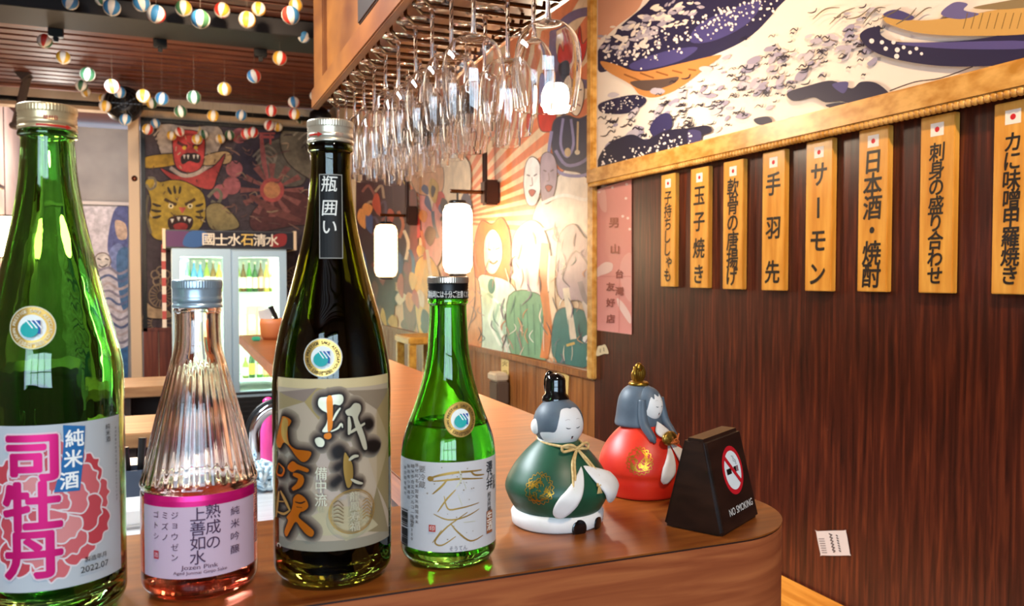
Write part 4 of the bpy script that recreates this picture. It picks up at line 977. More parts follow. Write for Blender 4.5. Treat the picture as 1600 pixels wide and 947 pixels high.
# ------------------------------------------------------------------ hanging cabinet and wine glass rack
cabx0, cabx1, cabz = .362, .67, 1.75
cyn, cyf = .55, 2.30
t = thing('hanging_cabinet', 'orange wooden cabinet with wire glass rails hanging above the wine glasses', 'cabinet', (0, 0, cabz))
b = NB(); box(b, cabx0 + .012, cabx0 + .03, cyn, cyf - .12, 0, ZC - cabz); obj('side_panel', b, cab_wood, t)
b = NB(); box(b, cabx0, cabx0 + .06, cyf - .14, cyf, -.02, ZC - cabz, .003); obj('corner_post', b, cab_wood, t)
b = NB(); box(b, cabx0 + .03, cabx1, cyn, cyf, 0, .02); obj('bottom_board', b, cab_wood, t)
b = NB(); box(b, cabx1 - .018, cabx1, cyn, cyf, .02, ZC - cabz); obj('outer_panel', b, cab_wood, t)
b = NB(); box(b, cabx0 - .004, cabx0 + .016, cyn, cyf + .02, -.042, .012, .003); obj('edge_trim', b, cab_wood, t)
a_, c_ = atX(606, 5, cabx0 + .012), atX(566, 40, cabx0 + .012)
b = NB(); box(b, cabx0 + .002, cabx0 + .0125, a_.y - .1, c_.y, c_.z - cabz, c_.z - cabz + .16, .003); obj('vent', b, mat('dark_slot', '#2a1c14', .5), t)
rack = t
zr = -.044; rails = [1.06 + .105 * k for k in range(12)]; dy = .024
for y in rails:
    P = []
    for s in (-1, 1):
        L = [(cabx0 + .028, y + s * dy, -.001), (cabx0 + .03, y + s * dy, zr * .7), (cabx0 + .045, y + s * dy, zr), (cabx0 + .2, y + s * dy, zr), (cabx1 - .075, y + s * dy, zr), (cabx1 - .055, y + s * dy, zr + .012), (cabx1 - .05, y + s * dy, -.001)]
        P.append(L)
    b = NB()
    for L in P: tube(b, L, .0038, 8)
    obj('rail', b, rod_metal, rack, True)
glass = mat('clear_glass', '#ffffff', .0, trans=1, ior=1.45)
def wine_glass(kind):
    R_, H, stem, fr = {'large': (.047, .230, .106, .035), 'medium': (.034, .210, .1, .031), 'slim': (.026, .215, .075, .03)}[kind]
    t = thing('wine_glass', 'x', 'wine glass', group='wine glasses hanging in the rack')
    bh = H - stem; z0 = -stem                              # hangs down from the foot at z = 0
    f = {'large': [(.10, 0), (.60, .07), (.90, .22), (1.0, .42), (.98, .64), (.90, .86), (.84, 1)], 'medium': [(.12, 0), (.55, .10), (.88, .28), (1, .5), (.95, .75), (.86, 1)], 'slim': [(.12, 0), (.5, .07), (.85, .22), (1, .45), (.97, .75), (.9, 1)]}[kind]
    out = cat([(R_ * a, z0 - bh * c) for a, c in f], 4); th = .0011
    inn = [(max(.0006, r - th), z + (th * 1.6 if i < 6 else 0)) for i, (r, z) in enumerate(out)]
    inn = [(max(.0004, r - th), min(z, z0 - .004)) for r, z in out]
    e0, e1 = out[-1], inn[-1]; nr = lambda p, q: (p[0] + (q[0] - p[0]) * .04, p[1] + (q[1] - p[1]) * .04)
    out = out[:-1] + [nr(e0, out[-2]), e0]; inn = inn[:-1] + [nr(e1, inn[-2]), e1]
    prof = [(0, z0 + .001)] + out + [((e0[0] + e1[0]) / 2, e0[1] - .0003)] + inn[::-1] + [(0, z0 - .004)]
    b = NB(); lathe(b, prof, 40); obj('bowl', b, glass, t, True)
    b = NB(); lathe(b, [(0, -.004), (.008, -.004), (.0042, -.010), (.0032, -.03), (.0032, -stem + .014), (.0046, -stem + .003), (.005, -stem), (0, -stem)][::-1], 14); obj('stem', b, glass, t, True)
    b = NB(); lathe(b, [(0, -.0045), (.010, -.0042), (fr * .98, -.0008), (fr, 0), (fr * .98, .0012), (0, .0016)], 36); obj('foot', b, glass, t, True)
    return t
PRO = {}
def place_glass(kind, x, y, label):
    if kind not in PRO: t = PRO[kind] = wine_glass(kind)
    else:
        s = PRO[kind]; t = s.copy(); COL.objects.link(t)
        for ch in list(s.children): c = ch.copy(); COL.objects.link(c); c.parent = t; c.matrix_parent_inverse.identity()
    t.location = (x, y, cabz + zr + .0039 + .0047); t.rotation_euler = (0, 0, rb.uniform(0, 6)); t['label'] = label
    return t
kinds = [('large', None, None), ('large', 'medium', None), ('large', 'large', None), ('large', 'large', None), ('large', 'large', 'slim'), ('medium', 'medium', 'slim'), ('slim', 'medium', 'slim'), ('medium', 'slim', 'slim'), ('slim', 'slim', 'slim'), ('slim', 'slim', 'slim'), ('slim', 'slim', 'slim'), ('slim', 'medium', 'slim')]
for i, y in enumerate(rails):
    for j, kd in enumerate(kinds[i]):
        if kd is None: continue
        x = (.490, .416, .598)[j] if i == 0 else (.417, .514, .600)[j] if i < 5 else (.412, .486, .558)[j]
        pos = ('inner', 'middle', 'outer')[j] if i else 'only'
        if pos == 'only': place_glass(kd, x, y, 'large wine glass hanging alone in the first rail, nearest the camera'); continue
        place_glass(kd, x, y, '%s wine glass hanging in the %s rail from the front, %s place' % (kd, ORD[i] if i < 8 else NUM[i], pos))
# ------------------------------------------------------------------ sake bottles on the bar
def interp(P):
    P = sorted(P, key=lambda p: p[1])
    def f(z):
        if z <= P[0][1]: return P[0][0]
        for a, c in zip(P, P[1:]):
            if z <= c[1]: return a[0] + (c[0] - a[0]) * ((z - a[1]) / max(1e-9, c[1] - a[1]))
        return P[-1][0]
    return f
class Bottle:
    def __init__(s, label, cx, ybase, half, sil, gmat, rc=.010, wall=.0030, seg=96, mod=None, name='sake_bottle', punt=.004):
        """sil: (y pixel, half width in pixels) from neck top down to where the straight body starts"""
        q = atZ(cx, ybase, ZT); d = (q - EYE).dot(FWD); s.d = d; s.s = d / F_PX; s.loc = q; s.rz = math.atan2(-q.x, q.y); s.yb = ybase
        s.t = thing(name, label, 'bottle', q, s.rz); r = half * s.s; s.r = r
        Z = lambda y: (ybase - y) * s.s
        s.Z = Z
        body = cat([(h * s.s, Z(y)) for y, h in sil][::-1], 5)          # from the shoulder up
        base = [(0, punt), (r * .5, punt * .8), (r - rc * 1.3, 0)] + [(r - rc + rc * math.sin(a), rc - rc * math.cos(a)) for a in [PI / 2 * k / 8 for k in range(1, 9)]]
        zs = body[0][1]
        base += [(r, rc + (zs - rc) * k / 6) for k in range(1, 6)]
        outer = base + body; s.prof = interp([p for p in outer[2:]])
        zt = outer[-1][1]; rt = outer[-1][0]
        inn = []
        for rr, z in outer[3:]: inn.append((max(rr - wall, .004), z))
        
        fl = .0085 if punt > .003 else .0045
        ib = [(0, fl + punt * .5), (r * .6, fl)] + [(rr, z) for rr, z in inn if z > fl + .0005]
        s.ib = ib
        prof = outer + [(rt - wall * .4, zt + .0006), (rt - wall, zt)] + ib[::-1][1:]
        b = NB(); lathe(b, prof, seg, mod=mod); s.glass = obj('glass', b, gmat, s.t, True)
        s.off = .0003
    def fill(s, y, m):
        z = s.Z(y); P = [(rr + .0004 if rr else 0, zz - .0003) for rr, zz in s.ib if zz < z]; f = interp(s.ib[1:])
        b = NB(); lathe(b, P + [(f(z) + .0004, z - .0012), (f(z) - .001, z), (0, z)], 72); o = obj('sake', b, m, s.t, True); return o
    def T(s, px, py, r=None):
        r = r or s.r; D = ray(px, py); ex, ey = EYE.x - s.loc.x, EYE.y - s.loc.y
        a = D.x ** 2 + D.y ** 2; bq = ex * D.x + ey * D.y; c = ex * ex + ey * ey - r * r; disc = bq * bq - a * c
        t = (-bq - math.sqrt(max(disc, 0))) / a; P = EYE + D * t; lx, ly = P.x - s.loc.x, P.y - s.loc.y
        c_, s_ = math.cos(-s.rz), math.sin(-s.rz); x, y = lx * c_ - ly * s_, lx * s_ + ly * c_
        return (r * math.atan2(x, -y), P.z - ZT)
    def wrap(s, rref=None, off=None):
        rref = rref or s.r; off = s.off if off is None else off
        def f(u, z, l):
            r = s.prof(z) + off + l * .00006; a = u / s.prof(z)
            return (r * math.sin(a), -r * math.cos(a), z)
        return f
    def put(s, art, name, rref=None, mats=None, step=.0012, stepy=.006, parent=None):
        return art.build(name, s.wrap(rref), mats or [PRINT, GOLD, CREAMF, PINKF, ORANGEF], parent or s.t, stepx=step, stepy=stepy, smooth=True)
    def cap(s, y0, y1, half, m, rows, skirt=None, m2=None):
        """screw cap from y1 (bottom pixel) up to y0; knurled at the top"""
        z1, z0 = s.Z(y1), s.Z(y0); h = z0 - z1; r = half * s.s
        kn = lambda a, z, rr, k: 1 - (.018 * (.5 + .5 * math.cos(56 * a)) if z > z1 + h * .70 and z < z0 - h * .03 and rr > r * .9 else 0)
        prof = [(r * .8, z1), (r * .985, z1), (r * 1.0, z1 + h * .03), (r * .985, z1 + h * .12), (r * .95, z1 + h * .15), (r * .95, z1 + h * .17), (r * .98, z1 + h * .2), (r * .985, z1 + h * .36), (r * .955, z1 + h * .40), (r * .985, z1 + h * .46), (r * .955, z1 + h * .52), (r * .985, z1 + h * .58), (r * .96, z1 + h * .64), (r * .99, z1 + h * .69), (r * 1.0, z1 + h * .73), (r * 1.0, z0 - h * .08), (r * .985, z0 - h * .03), (r * .93, z0), (0, z0)]
        b = NB(); lathe(b, prof, 224, mod=kn)
        if m2:
            for f in b.faces: f.material_index = 1 if f.calc_center_median().z > z1 + h * .70 else 0
        o = obj('cap', b, [m, m2] if m2 else m, s.t, True)
        s.capf = lambda u, z, l: ((r * 1.0 + .0002) * math.sin(u / r), -(r * 1.0 + .0002) * math.cos(u / r), z)
        s.caporg = (z1, h, r); return o
    def badge(s, px, py, rpx, ring='#c9ab62', dark='#6a5a34', wr='#e9e6dc'):
        z = s.Z(py); rr = s.prof(z); u, z = s.T(px, py, rr); R_ = rpx * s.s
        A = Art(); A.disc(u, z, R_, wr if wr else ring, n=48).up(); A.ring(u, z, R_ * .60, R_ * .95, ring, 48, mi=1); A.disc(u, z, R_ * .60, '#e6ebe6', n=40).up()
        txt = 'JAPAN PRESTIGE SAKE ASSOCIATION'
        for k, ch in enumerate(txt):
            if ch == ' ': continue
            a = R(222) - R(264) * k / (len(txt) - 1); A.char(ch, u + R_ * .78 * math.cos(a), z + R_ * .78 * math.sin(a), R_ * .21, dark, .02, rot=a - PI / 2)
        for k, ch in enumerate('日本名門酒会'):
            a = R(238) + R(64) * k / 5; A.char(ch, u + R_ * .78 * math.cos(a), z + R_ * .78 * math.sin(a), R_ * .24, dark, .01, rot=a + PI / 2)
        A.up(); A.poly([(u - R_ * .12, z + R_ * .34), (u + R_ * .38, z + R_ * .34), (u + R_ * .38, z - R_ * .30), (u + R_ * .1, z - R_ * .2)], '#1f4f9c'); A.up()
        A.disc(u - R_ * .06, z - R_ * .08, R_ * .36, '#1fa3a0', n=28); A.poly([(u - R_ * .40, z + R_ * .02), (u - R_ * .12, z + R_ * .36), (u + R_ * .2, z + R_ * .12)], '#1fa3a0'); A.up()
        for k in range(3): A.line([(u - R_ * .18 + k * R_ * .17, z + R_ * .36), (u + R_ * .08 + k * R_ * .17, z - R_ * .02)], R_ * .05, '#eef3f2', sm=0)
        s.put(A, 'badge', rr, step=.003, stepy=.003)
CREAMF = mat('cream_foil', '#e6dfc0', .35, .5)
PINKF = mat('pink_foil', '#e01878', .36, .5); ORANGEF = mat('orange_foil', '#e07a1c', .3, .6)
def glassm(name, rgb, rough=0.0, ior=1.5):
    if name in MATS: return MATS[name]
    m = mat(name, '#ffffff', rough, trans=1, ior=ior); m.node_tree.nodes['Principled BSDF'].inputs['Base Color'].default_value = (*rgb, 1); return m
def wavy(m, strength=.12, scale=(60, 60, 22)):
    N, L, bs = nt(m); tc = N.new('ShaderNodeTexCoord'); mp = N.new('ShaderNodeMapping'); mp.inputs['Scale'].default_value = scale
    nz = N.new('ShaderNodeTexNoise'); nz.inputs['Scale'].default_value = 1; nz.inputs['Detail'].default_value = 2; bp = N.new('ShaderNodeBump'); bp.inputs['Strength'].default_value = strength; bp.inputs['Distance'].default_value = .002
    L.new(tc.outputs['Object'], mp.inputs[0]); L.new(mp.outputs[0], nz.inputs[0]); L.new(nz.outputs[0], bp.inputs['Height']); L.new(bp.outputs[0], bs.inputs['Normal']); return m
g_green = wavy(glassm('green_bottle_glass', (.30, .64, .20)))
g_dark = wavy(glassm('dark_olive_glass', (.085, .10, .014)), .06)
g_clear = glassm('pinkish_clear_glass', (.985, .91, .875))
g_small = wavy(glassm('bright_green_glass', (.24, .70, .12)), .14)
cap_gold = mat('champagne_cap', '#d8bf92', .32, .6); cap_blue = mat('blue_silver_cap', '#a9bac6', .32, .6); cap_silver = mat('silver_cap', '#dccfb6', .3, .65); cap_black = mat('black_cap', '#121212', .35, .3)

# --- large green bottle, cut by the left edge
B1 = Bottle('large green sake bottle with a red peony label, leftmost of the four bottles', 88, 950, 101,
    [(208, 34), (212, 40), (218, 41), (221, 37), (240, 37.5), (270, 39.5), (301, 43), (350, 51), (400, 61.5), (440, 70), (480, 79), (520, 89), (550, 96), (575, 100), (595, 101)], g_green, rc=.011)
B1.cap(172, 210, 41.5, cap_gold, None)
A = Art(); z1, h, r = B1.caporg
A.htext('開封日', .0015, z1 + h * .40, .0026, '#b5342c', .01); A.line([(-.006, z1 + h * .09), (.011, z1 + h * .09)], .0012, '#c23024', sm=0); A.poly([(.010, z1 + h * .09 + .0014), (.014, z1 + h * .09), (.010, z1 + h * .09 - .0014)], '#c23024')
A.build('cap_print', B1.capf, [PRINT], B1.t, stepx=.003)
T = B1.T; S = B1.s
A = Art(); zt_, zb_ = T(88, 663)[1], T(88, 921)[1]; U = T(187, 790)[0]
A.rect(-U - .006, zb_, U, zt_, '#b9bdc0').up()
C = T(76, 796)
def petal2(a, k, r0, half, col):
    P = [(r0, 0), (k * .62, -half), (k * .84, -half * .95), (k * .95, -half * .55), (k * .93, -half * .2), (k, 0), (k * .95, half * .25), (k * .97, half * .6), (k * .84, half * .98), (k * .62, half)]
    return [(C[0] + S * 95 * q_ * math.cos(a + h_), C[1] + S * 105 * q_ * math.sin(a + h_)) for q_, h_ in P]
rp = random.Random(4)
for n_, k_, r0, half, off, cc in ((11, 1.0, .35, .33, .12, ('#c9565c', '#bf434b', '#cf686b')), (8, .80, .2, .42, .5, ('#cc6468', '#c04a52', '#d27a7a')), (6, .56, .05, .52, .2, ('#d07074', '#c4545a', '#d68886')), (4, .32, 0, .7, .6, ('#cf6a70', '#d8908e', '#c4545a'))):
    for i in range(n_):
        a = off + 2 * PI * i / n_ + rp.uniform(-.06, .06); P = petal2(a, k_ * rp.uniform(.94, 1.05), r0, half, None); Q = cat(P, 4, True)
        A.poly(Q, cc[i % 3]); A.line(Q + [Q[0]], 2.4 * S, '#ddd0d0', sm=0)
A.up(); A.poly([T(98, 664), T(132, 665), T(131, 690), T(129, 720), T(124, 766), T(84, 769), T(92, 740), T(97, 715), T(99, 690)], '#2b6aa3').up()
for ch, x, y in (('純', 116, 684), ('米', 114, 716), ('酒', 108, 750)): c0 = T(x, y); A.char(ch, c0[0], c0[1], 27 * S, '#f3f4f0', .022, sx=.95)
for ch, x, y in (('司', 50, 716), ('牡', 50, 791), ('丹', 52, 867)):
    c0 = T(x, y); A.char(ch, c0[0], c0[1], 74 * S, '#e3c4ca', .07, sx=1.05)
A.up()
for ch, x, y in (('司', 50, 716), ('牡', 50, 791), ('丹', 52, 867)): c0 = T(x, y); A.char(ch, c0[0], c0[1], 74 * S, '#e3187c', .036, mi=3, sx=1.05)
c0, c1 = T(165, 666), T(164, 686); A.vtext('純米酒', c0[0], c0[1], c1[1], 9 * S, '#3a3c3e', .008)
c0, c1 = T(181.5, 668), T(180.5, 795); A.vtext('お酒は二十歳になってから妊娠中や授乳期の飲酒は', c0[0], c0[1], c1[1], 5.0 * S, '#55585a', 0)
c0, c1 = T(176, 668), T(175.5, 780); A.vtext('未成年者の飲酒は法律で禁止されています', c0[0], c0[1], c1[1], 5.0 * S, '#55585a', 0)
c0 = T(147, 869); A.htext('製造年月', c0[0], c0[1], 8.5 * S, '#2c2e30', .006, slope=.0); c0 = T(146, 884); A.htext('2022.07', c0[0], c0[1], 13 * S, '#2c2e30', .004)
B1.put(A, 'label'); B1.badge(50, 512, 31, '#b9ad84', '#ded7b8', '#cfcfae')
liq_clear = glassm('clear_sake', (.97, .99, .94), 0, 1.34)


# --- small clear bottle with pink sake
flute = lambda a, z, rr, k: 1 - (.017 * (.5 + .5 * math.cos(34 * a)) if FL0 < z < FL1 and k < 60 else 0)
s_ = 258 / (912 - 432) / F_PX; FL0, FL1 = (912 - 742) * s_, (912 - 486) * s_
B2 = Bottle('small clear fluted bottle of pink sake with a lilac label and blue-silver cap', 314, 912, 85.5,
    [(474, 29), (478, 32), (484, 35), (490, 33.5), (515, 33.5), (540, 35), (560, 39.6), (600, 50.5), (650, 63.5), (700, 75), (735, 83), (743, 85.5), (748, 86), (753, 83.5), (760, 85), (775, 85.5)], g_clear, rc=.009, wall=.0028, seg=272, mod=flute, punt=.002)
B2.cap(437, 480, 37, cap_blue, None)
B2.fill(757, glassm('pink_sake', (.95, .33, .24), 0, 1.34))
T, S = B2.T, B2.s
A = Art(); zt_, zb_ = T(314, 786)[1], T(314, 906)[1] if False else T(314, 903)[1]; U = T(396, 830)[0]
A.rect(-U, zb_, U, zt_ + .0, '#c9acbb').up(); zr_ = T(314, 783)[1]; A.rect(-U, zr_ - .0032, U + .002, zr_ + .0032, '#b0246c', mi=3)
A.up()
for k in range(26): A.rect(U + .0005, zb_ + .012 + k * .0016, U + .006, zb_ + .0128 + k * .0016, '#7a6c74')
for ch, x, y, z in [(c, 333, 798 + 24.5 * i, 21) for i, c in enumerate('熟成の')] + [(c, 309, 803 + 22.5 * i, 21) for i, c in enumerate('上善如水')] + [(c, 366, 797 + 20 * i, 13) for i, c in enumerate('純米吟醸')] + [(c, 274, 805 + 16.5 * i, 11) for i, c in enumerate('ジョウゼン')] + [(c, 259, 805 + 17 * i, 11) for i, c in enumerate('ミズノ')] + [(c, 246, 803 + 17 * i, 10) for i, c in enumerate('ゴトシ')]:
    c0 = T(x, y); A.char(ch, c0[0], c0[1], z * S * 1.08, '#4b2f48', .004 if z > 15 else 0, sx=1 if x < 350 else 1.15)
c0 = T(246, 866); A.rect(c0[0] - 4.5 * S, c0[1] - 6 * S, c0[0] + 4.5 * S, c0[1] + 6 * S, '#b5303c').up(); A.char('酒', c0[0], c0[1], 8 * S, '#d9b0b8', 0)
c0 = T(312, 886); A.htext('Jozen Pink', c0[0], c0[1], 9 * S, '#5a3d54', .0, sx=1.25, width=50 * S); c0 = T(313, 894); A.htext('Aged Junmai Ginjo Sake', c0[0], c0[1], 6.5 * S, '#5a3d54', .0, width=74 * S)
B2.put(A, 'label')

# --- tall dark bottle
B3 = Bottle('tall dark olive sake bottle with a gold and grey label, third from left', 521, 893, 90,
    [(226, 28), (230, 32), (236, 34), (241, 33.5), (245, 30.5), (265, 30), (301, 32.7), (350, 38.6), (402, 49), (450, 61), (500, 75), (540, 83.5), (570, 88), (590, 89.5), (610, 90)], g_dark, rc=.011)
B3.cap(195, 229, 35.2, cap_silver, None)
A = Art(); z1, h, r = B3.caporg; A.line([(-.016, z1 + h * .28), (-.008, z1 + h * .28)], .0013, '#c23024', sm=0); A.poly([(-.0085, z1 + h * .28 + .0016), (-.005, z1 + h * .28), (-.0085, z1 + h * .28 - .0016)], '#c23024'); A.htext('開封', .006, z1 + h * .3, .0028, '#c99a84', .01)
A.build('cap_print', B3.capf, [PRINT], B3.t, stepx=.003)
T, S = B3.T, B3.s
A = Art(); rn = B3.prof(B3.Z(340)); 
def TN(x, y): return T(x, y, B3.prof(B3.Z(y)))
z_a, z_b = TN(512, 272)[1], TN(512, 404)[1]; w_ = 17.5 * S
A.rect(-w_, z_b, w_, z_a, '#8f8c84').up(); A.rect(-w_ + .0006, z_b + .0006, w_ - .0006, z_a - .0006, '#0e0d0b').up()
for ch, y in (('瓶', 287), ('囲', 325), ('い', 355)): c0 = TN(511, y); A.char(ch, 0 - .0008, c0[1], 26 * S, '#e6e4da', .006, sx=.95, shear=.08)
B3.put(A, 'neck_label', rn, step=.002, stepy=.006)
A = Art(); zt_, zb_ = T(521, 592)[1], T(521, 861)[1]; U = T(606, 730)[0]; U0 = T(436, 730)[0]
A.rect(U0, zb_, U, zt_, '#b5a28a').up()
A.rect(U0, T(521, 607)[1], U, zt_, '#ceb98a'); A.rect(U0, zb_, U, T(521, 845)[1], '#8e8572')
mid = Vector(T(520, 700))
for P, c in (([(437, 612), (496, 606), (476, 628)], '#8d7a6c'), ([(437, 612), (476, 628), (437, 640)], '#9c875f'), ([(476, 628), (496, 606), (540, 610), (498, 656)], '#a58f5c'), ([(540, 610), (606, 606), (588, 640)], '#8c7a64'), ([(606, 606), (606, 690), (588, 640)], '#9a8358'), ([(588, 640), (606, 690), (588, 760)], '#a8926c'), ([(588, 640), (588, 760), (570, 700)], '#b29d80'), ([(606, 690), (606, 800), (588, 760)], '#8f7c52'), ([(588, 760), (606, 830), (570, 830)], '#8a7a58'), ([(500, 800), (560, 830), (440, 830)], '#b5a884'), ([(490, 790), (540, 845), (590, 820), (560, 790)], '#b3a582'), ([(437, 700), (470, 760), (437, 820)], '#ab9686'), ([(480, 690), (560, 690), (540, 780), (500, 780)], '#b6a494')):
    A.poly([T(*p) for p in P], c)
CR, OR_, GD, DK = ('#e9e4cf', 2), ('#dd7a20', 4), ('#d9b45e', 1), ('#1c130e', 0)
BR = [('b', [(499, 632), (501, 621), (512, 619), (522, 616), (533, 616), (535, 625), (530, 632), (521, 631), (518, 642), (516, 660), (515, 672), (507, 674), (505, 671), (511, 660), (512, 645), (505, 640)], 0, CR),
 ('b', [(511, 621), (519, 619), (520, 645), (519, 667), (513, 673), (512, 650)], 0, OR_), ('l', [(531, 636), (525, 645), (520, 656)], 3.2, CR), ('l', [(517, 673), (527, 668), (532, 661), (534, 667)], 3, CR), ('b', [(495, 684), (502, 682), (508, 688), (506, 696), (499, 696), (495, 690)], 0, CR), ('b', [(508, 677), (516, 675), (518, 681), (514, 685), (508, 683)], 0, OR_),
 ('b', [(538, 641), (545, 636), (551, 629), (559, 631), (560, 640), (556, 652), (562, 668), (567, 685), (569, 700), (564, 700), (558, 682), (552, 665), (548, 650), (541, 648)], 0, CR), ('l', [(543, 650), (544, 665), (543, 678)], 5, CR), ('l', [(543, 676), (552, 670), (568, 659)], 4.5, CR), ('b', [(566, 658), (574, 656), (577, 663), (570, 668)], 0, DK), ('b', [(569, 692), (580, 689), (588, 694), (582, 703), (572, 701)], 0, DK),
 ('b', [(537, 706), (542, 712), (548, 724), (549, 742), (546, 757), (541, 760), (537, 745), (535, 725)], 0, GD), ('l', [(543, 718), (550, 712), (557, 711)], 5, CR), ('l', [(546, 747), (555, 752), (563, 754)], 4.5, CR), ('b', [(522, 702), (529, 697), (535, 702), (533, 710), (525, 712)], 0, DK), ('l', [(522, 754), (527, 749), (532, 745)], 4.5, DK), ('l', [(527, 729), (531, 726), (535, 724)], 4, DK),
 ('b', [(446, 656), (449, 649), (460, 655), (458, 663), (455, 668), (457, 690), (466, 700), (478, 702), (489, 705), (485, 716), (477, 720), (468, 712), (458, 697), (450, 690), (444, 699), (439, 690), (442, 672)], 0, OR_), ('b', [(449, 652), (456, 657), (454, 680), (458, 694), (450, 688), (446, 672)], 0, GD),
 ('l', [(442, 722), (450, 731), (447, 741), (440, 738), (442, 723)], 3.4, OR_), ('b', [(455, 729), (462, 719), (470, 724), (485, 731), (483, 736), (470, 732), (462, 736)], 0, OR_), ('l', [(463, 739), (474, 744), (472, 755), (462, 763)], 9, OR_),
 ('l', [(443, 766), (441, 785), (439, 806)], 5, GD), ('l', [(445, 765), (452, 780), (459, 796)], 5, GD), ('l', [(440, 781), (450, 782)], 3.5, GD), ('l', [(440, 797), (450, 801), (459, 795)], 3.5, GD),
 ('b', [(464, 776), (471, 770), (481, 777), (485, 789), (479, 796), (474, 798), (471, 805), (476, 811), (484, 818), (493, 828), (490, 836), (482, 832), (474, 822), (467, 813), (460, 825), (454, 836), (451, 828), (456, 812), (454, 806), (460, 797), (463, 786)], 0, OR_), ('l', [(466, 782), (474, 784), (481, 781)], 2.4, DK), ('l', [(468, 790), (476, 791)], 2, DK)]
A.inc = .015; A.clip = [(U0 + .0003, zb_ + .001), (U - .0003, zb_ + .001), (U - .0003, zt_ - .001), (U0 + .0003, zt_ - .001)]
for lay, col in ((11, '#9b8a74'), (9.8, '#93826d'), (8.6, '#897866'), (7.4, '#7d6c5b'), (6.2, '#6f5f50'), (5, '#5f5044'), (3.8, '#4c3f36'), (2.6, '#382d26'), (1.5, '#251c17')):
    A.up()
    for kind, P, w, _ in BR:
        Q = [T(*p) for p in (cat(P, 4, True) if kind == 'b' else cat(P, 4))]
        if kind == 'b': Q = Q + [Q[0]]; A.poly(Q[:-1], col)
        A.line(Q, (w + 2 * lay) * S, col, sm=0)
        for p in Q[::3]: A.disc(p[0], p[1], (w / 2 + lay) * S, col, n=10)
A.up(); A.inc = .15
for kind, P, w, (col, mi) in BR:
    if kind == 'b': A.poly([T(*p) for p in cat(P, 4, True)], col, mi)
    else: A.line([T(*p) for p in P], w * S, col, mi=mi, taper=True)
for ch, y in (('備', 738), ('中', 758), ('流', 779)): c0 = T(503, y); A.char(ch, c0[0], c0[1], 20 * S, '#e3d9b0', .004, mi=2, sx=.85)
c0 = T(549, 797); A.ring(c0[0], c0[1], 31 * S, 32.5 * S, '#c0a860', 44, mi=1); A.ring(c0[0], c0[1], 29 * S, 29.8 * S, '#c0a860', 44, mi=1); A.vtext('龍鳳寿福', c0[0] + .001, c0[1] + 22 * S, c0[1] - 22 * S, 15 * S, '#e9e4cf', .012, mi=2)
for a in range(6): A.line([(c0[0] - 26 * S, c0[1] + (14 - 5 * a) * S), (c0[0] - 20 * S, c0[1] + (18 - 6 * a) * S), (c0[0] - 13 * S, c0[1] + (10 - 5 * a) * S)], 1.2 * S, '#6a5230'); A.line([(c0[0] + 13 * S, c0[1] + (12 - 5 * a) * S), (c0[0] + 20 * S, c0[1] + (16 - 5 * a) * S), (c0[0] + 26 * S, c0[1] + (9 - 5 * a) * S)], 1.2 * S, '#c8b070', mi=1)
c0 = T(444, 850); A.ring(c0[0], c0[1], 3 * S, 4 * S, '#e0d8c0', 16)
B3.put(A, 'label', step=.0011); B3.badge(504, 559, 28, '#a58a4a', '#2e2614', '#d9d6c8')

# --- small bright green bottle
B4 = Bottle('small bright green sake bottle with a black cap, rightmost of the four bottles', 701, 868, 74,
    [(462, 27), (466, 30.5), (473, 31), (477, 28.6), (500, 29.3), (520, 30.3), (550, 32.5), (580, 37.6), (600, 42.7), (620, 48.5), (640, 55.5), (660, 63), (680, 69.3), (700, 72.8), (720, 74)], g_small, rc=.010)
B4.cap(432, 466, 32, cap_black, None, m2=mat('bright_cap_rim', '#cbbfae', .28, .85))
A = Art(); z1, h, r = B4.caporg; A.htext('開栓時には十分ご注意ください', .003, z1 + h * .20, .0052, '#e6e2d8', .01, width=.040)
A.build('cap_print', B4.capf, [PRINT], B4.t, stepx=.002)
B4.fill(655, liq_clear)
T, S = B4.T, B4.s
A = Art(); zt_, zb_ = T(701, 723)[1], T(701, 863)[1]; U = T(774, 790)[0]
A.rect(-U, zb_, U, zt_, '#c9c4c2').up(); G, G2 = '#b98a3a', '#cfae68'
for P, w, mi in (([(672, 747), (690, 742), (715, 738), (752, 734)], 5, 1), ([(676, 752), (700, 750), (722, 748), (754, 747)], 4, 1), ([(718, 734), (720, 750), (712, 762)], 4, 2), ([(700, 748), (690, 760), (676, 772)], 4, 1), ([(735, 736), (742, 742), (756, 741)], 4, 1), ([(724, 752), (728, 764)], 3, 2), ([(712, 765), (698, 780), (684, 800)], 3.4, 1), ([(694, 775), (700, 795), (718, 794), (748, 785)], 3.2, 1), ([(715, 772), (722, 790)], 3, 2), ([(678, 803), (700, 812), (725, 808), (748, 795)], 3, 1), ([(730, 800), (700, 822), (680, 845), (690, 852), (712, 838)], 3.4, 1), ([(704, 818), (716, 832), (735, 845), (754, 836)], 3.4, 1), ([(742, 814), (724, 816)], 3, 2), ([(690, 828), (676, 848)], 3.2, 1)):
    A.line([T(*p) for p in P], w * .78 * S, G, mi=mi, taper=True)
A.disc(*T(673, 748), 5 * S, G, ry=4 * S, mi=1)
for ch, x, y, z, c in [(c, 764, 728 + 14 * i, 15, '#222020') for i, c in enumerate('澤乃井')] + [(c, 771, 745 + 7 * i, 7, '#222020') for i, c in enumerate('日本酒')] + [(c, 763, 772 + 7.6 * i, 8, '#333030') for i, c in enumerate('純米吟醸')]:
    c0 = T(x if x < 771 else 770, y); A.char(ch, c0[0], c0[1], z * S * 1.05, c, .02 if z == 15 else .004, sx=1.5 if x > 768 else 1.15)
c0, c1 = T(758.5, 799), T(767, 830); A.rect(c0[0], c1[1], c1[0], c0[1], '#9a5a34').up(); xm = (c0[0] + c1[0]) / 2
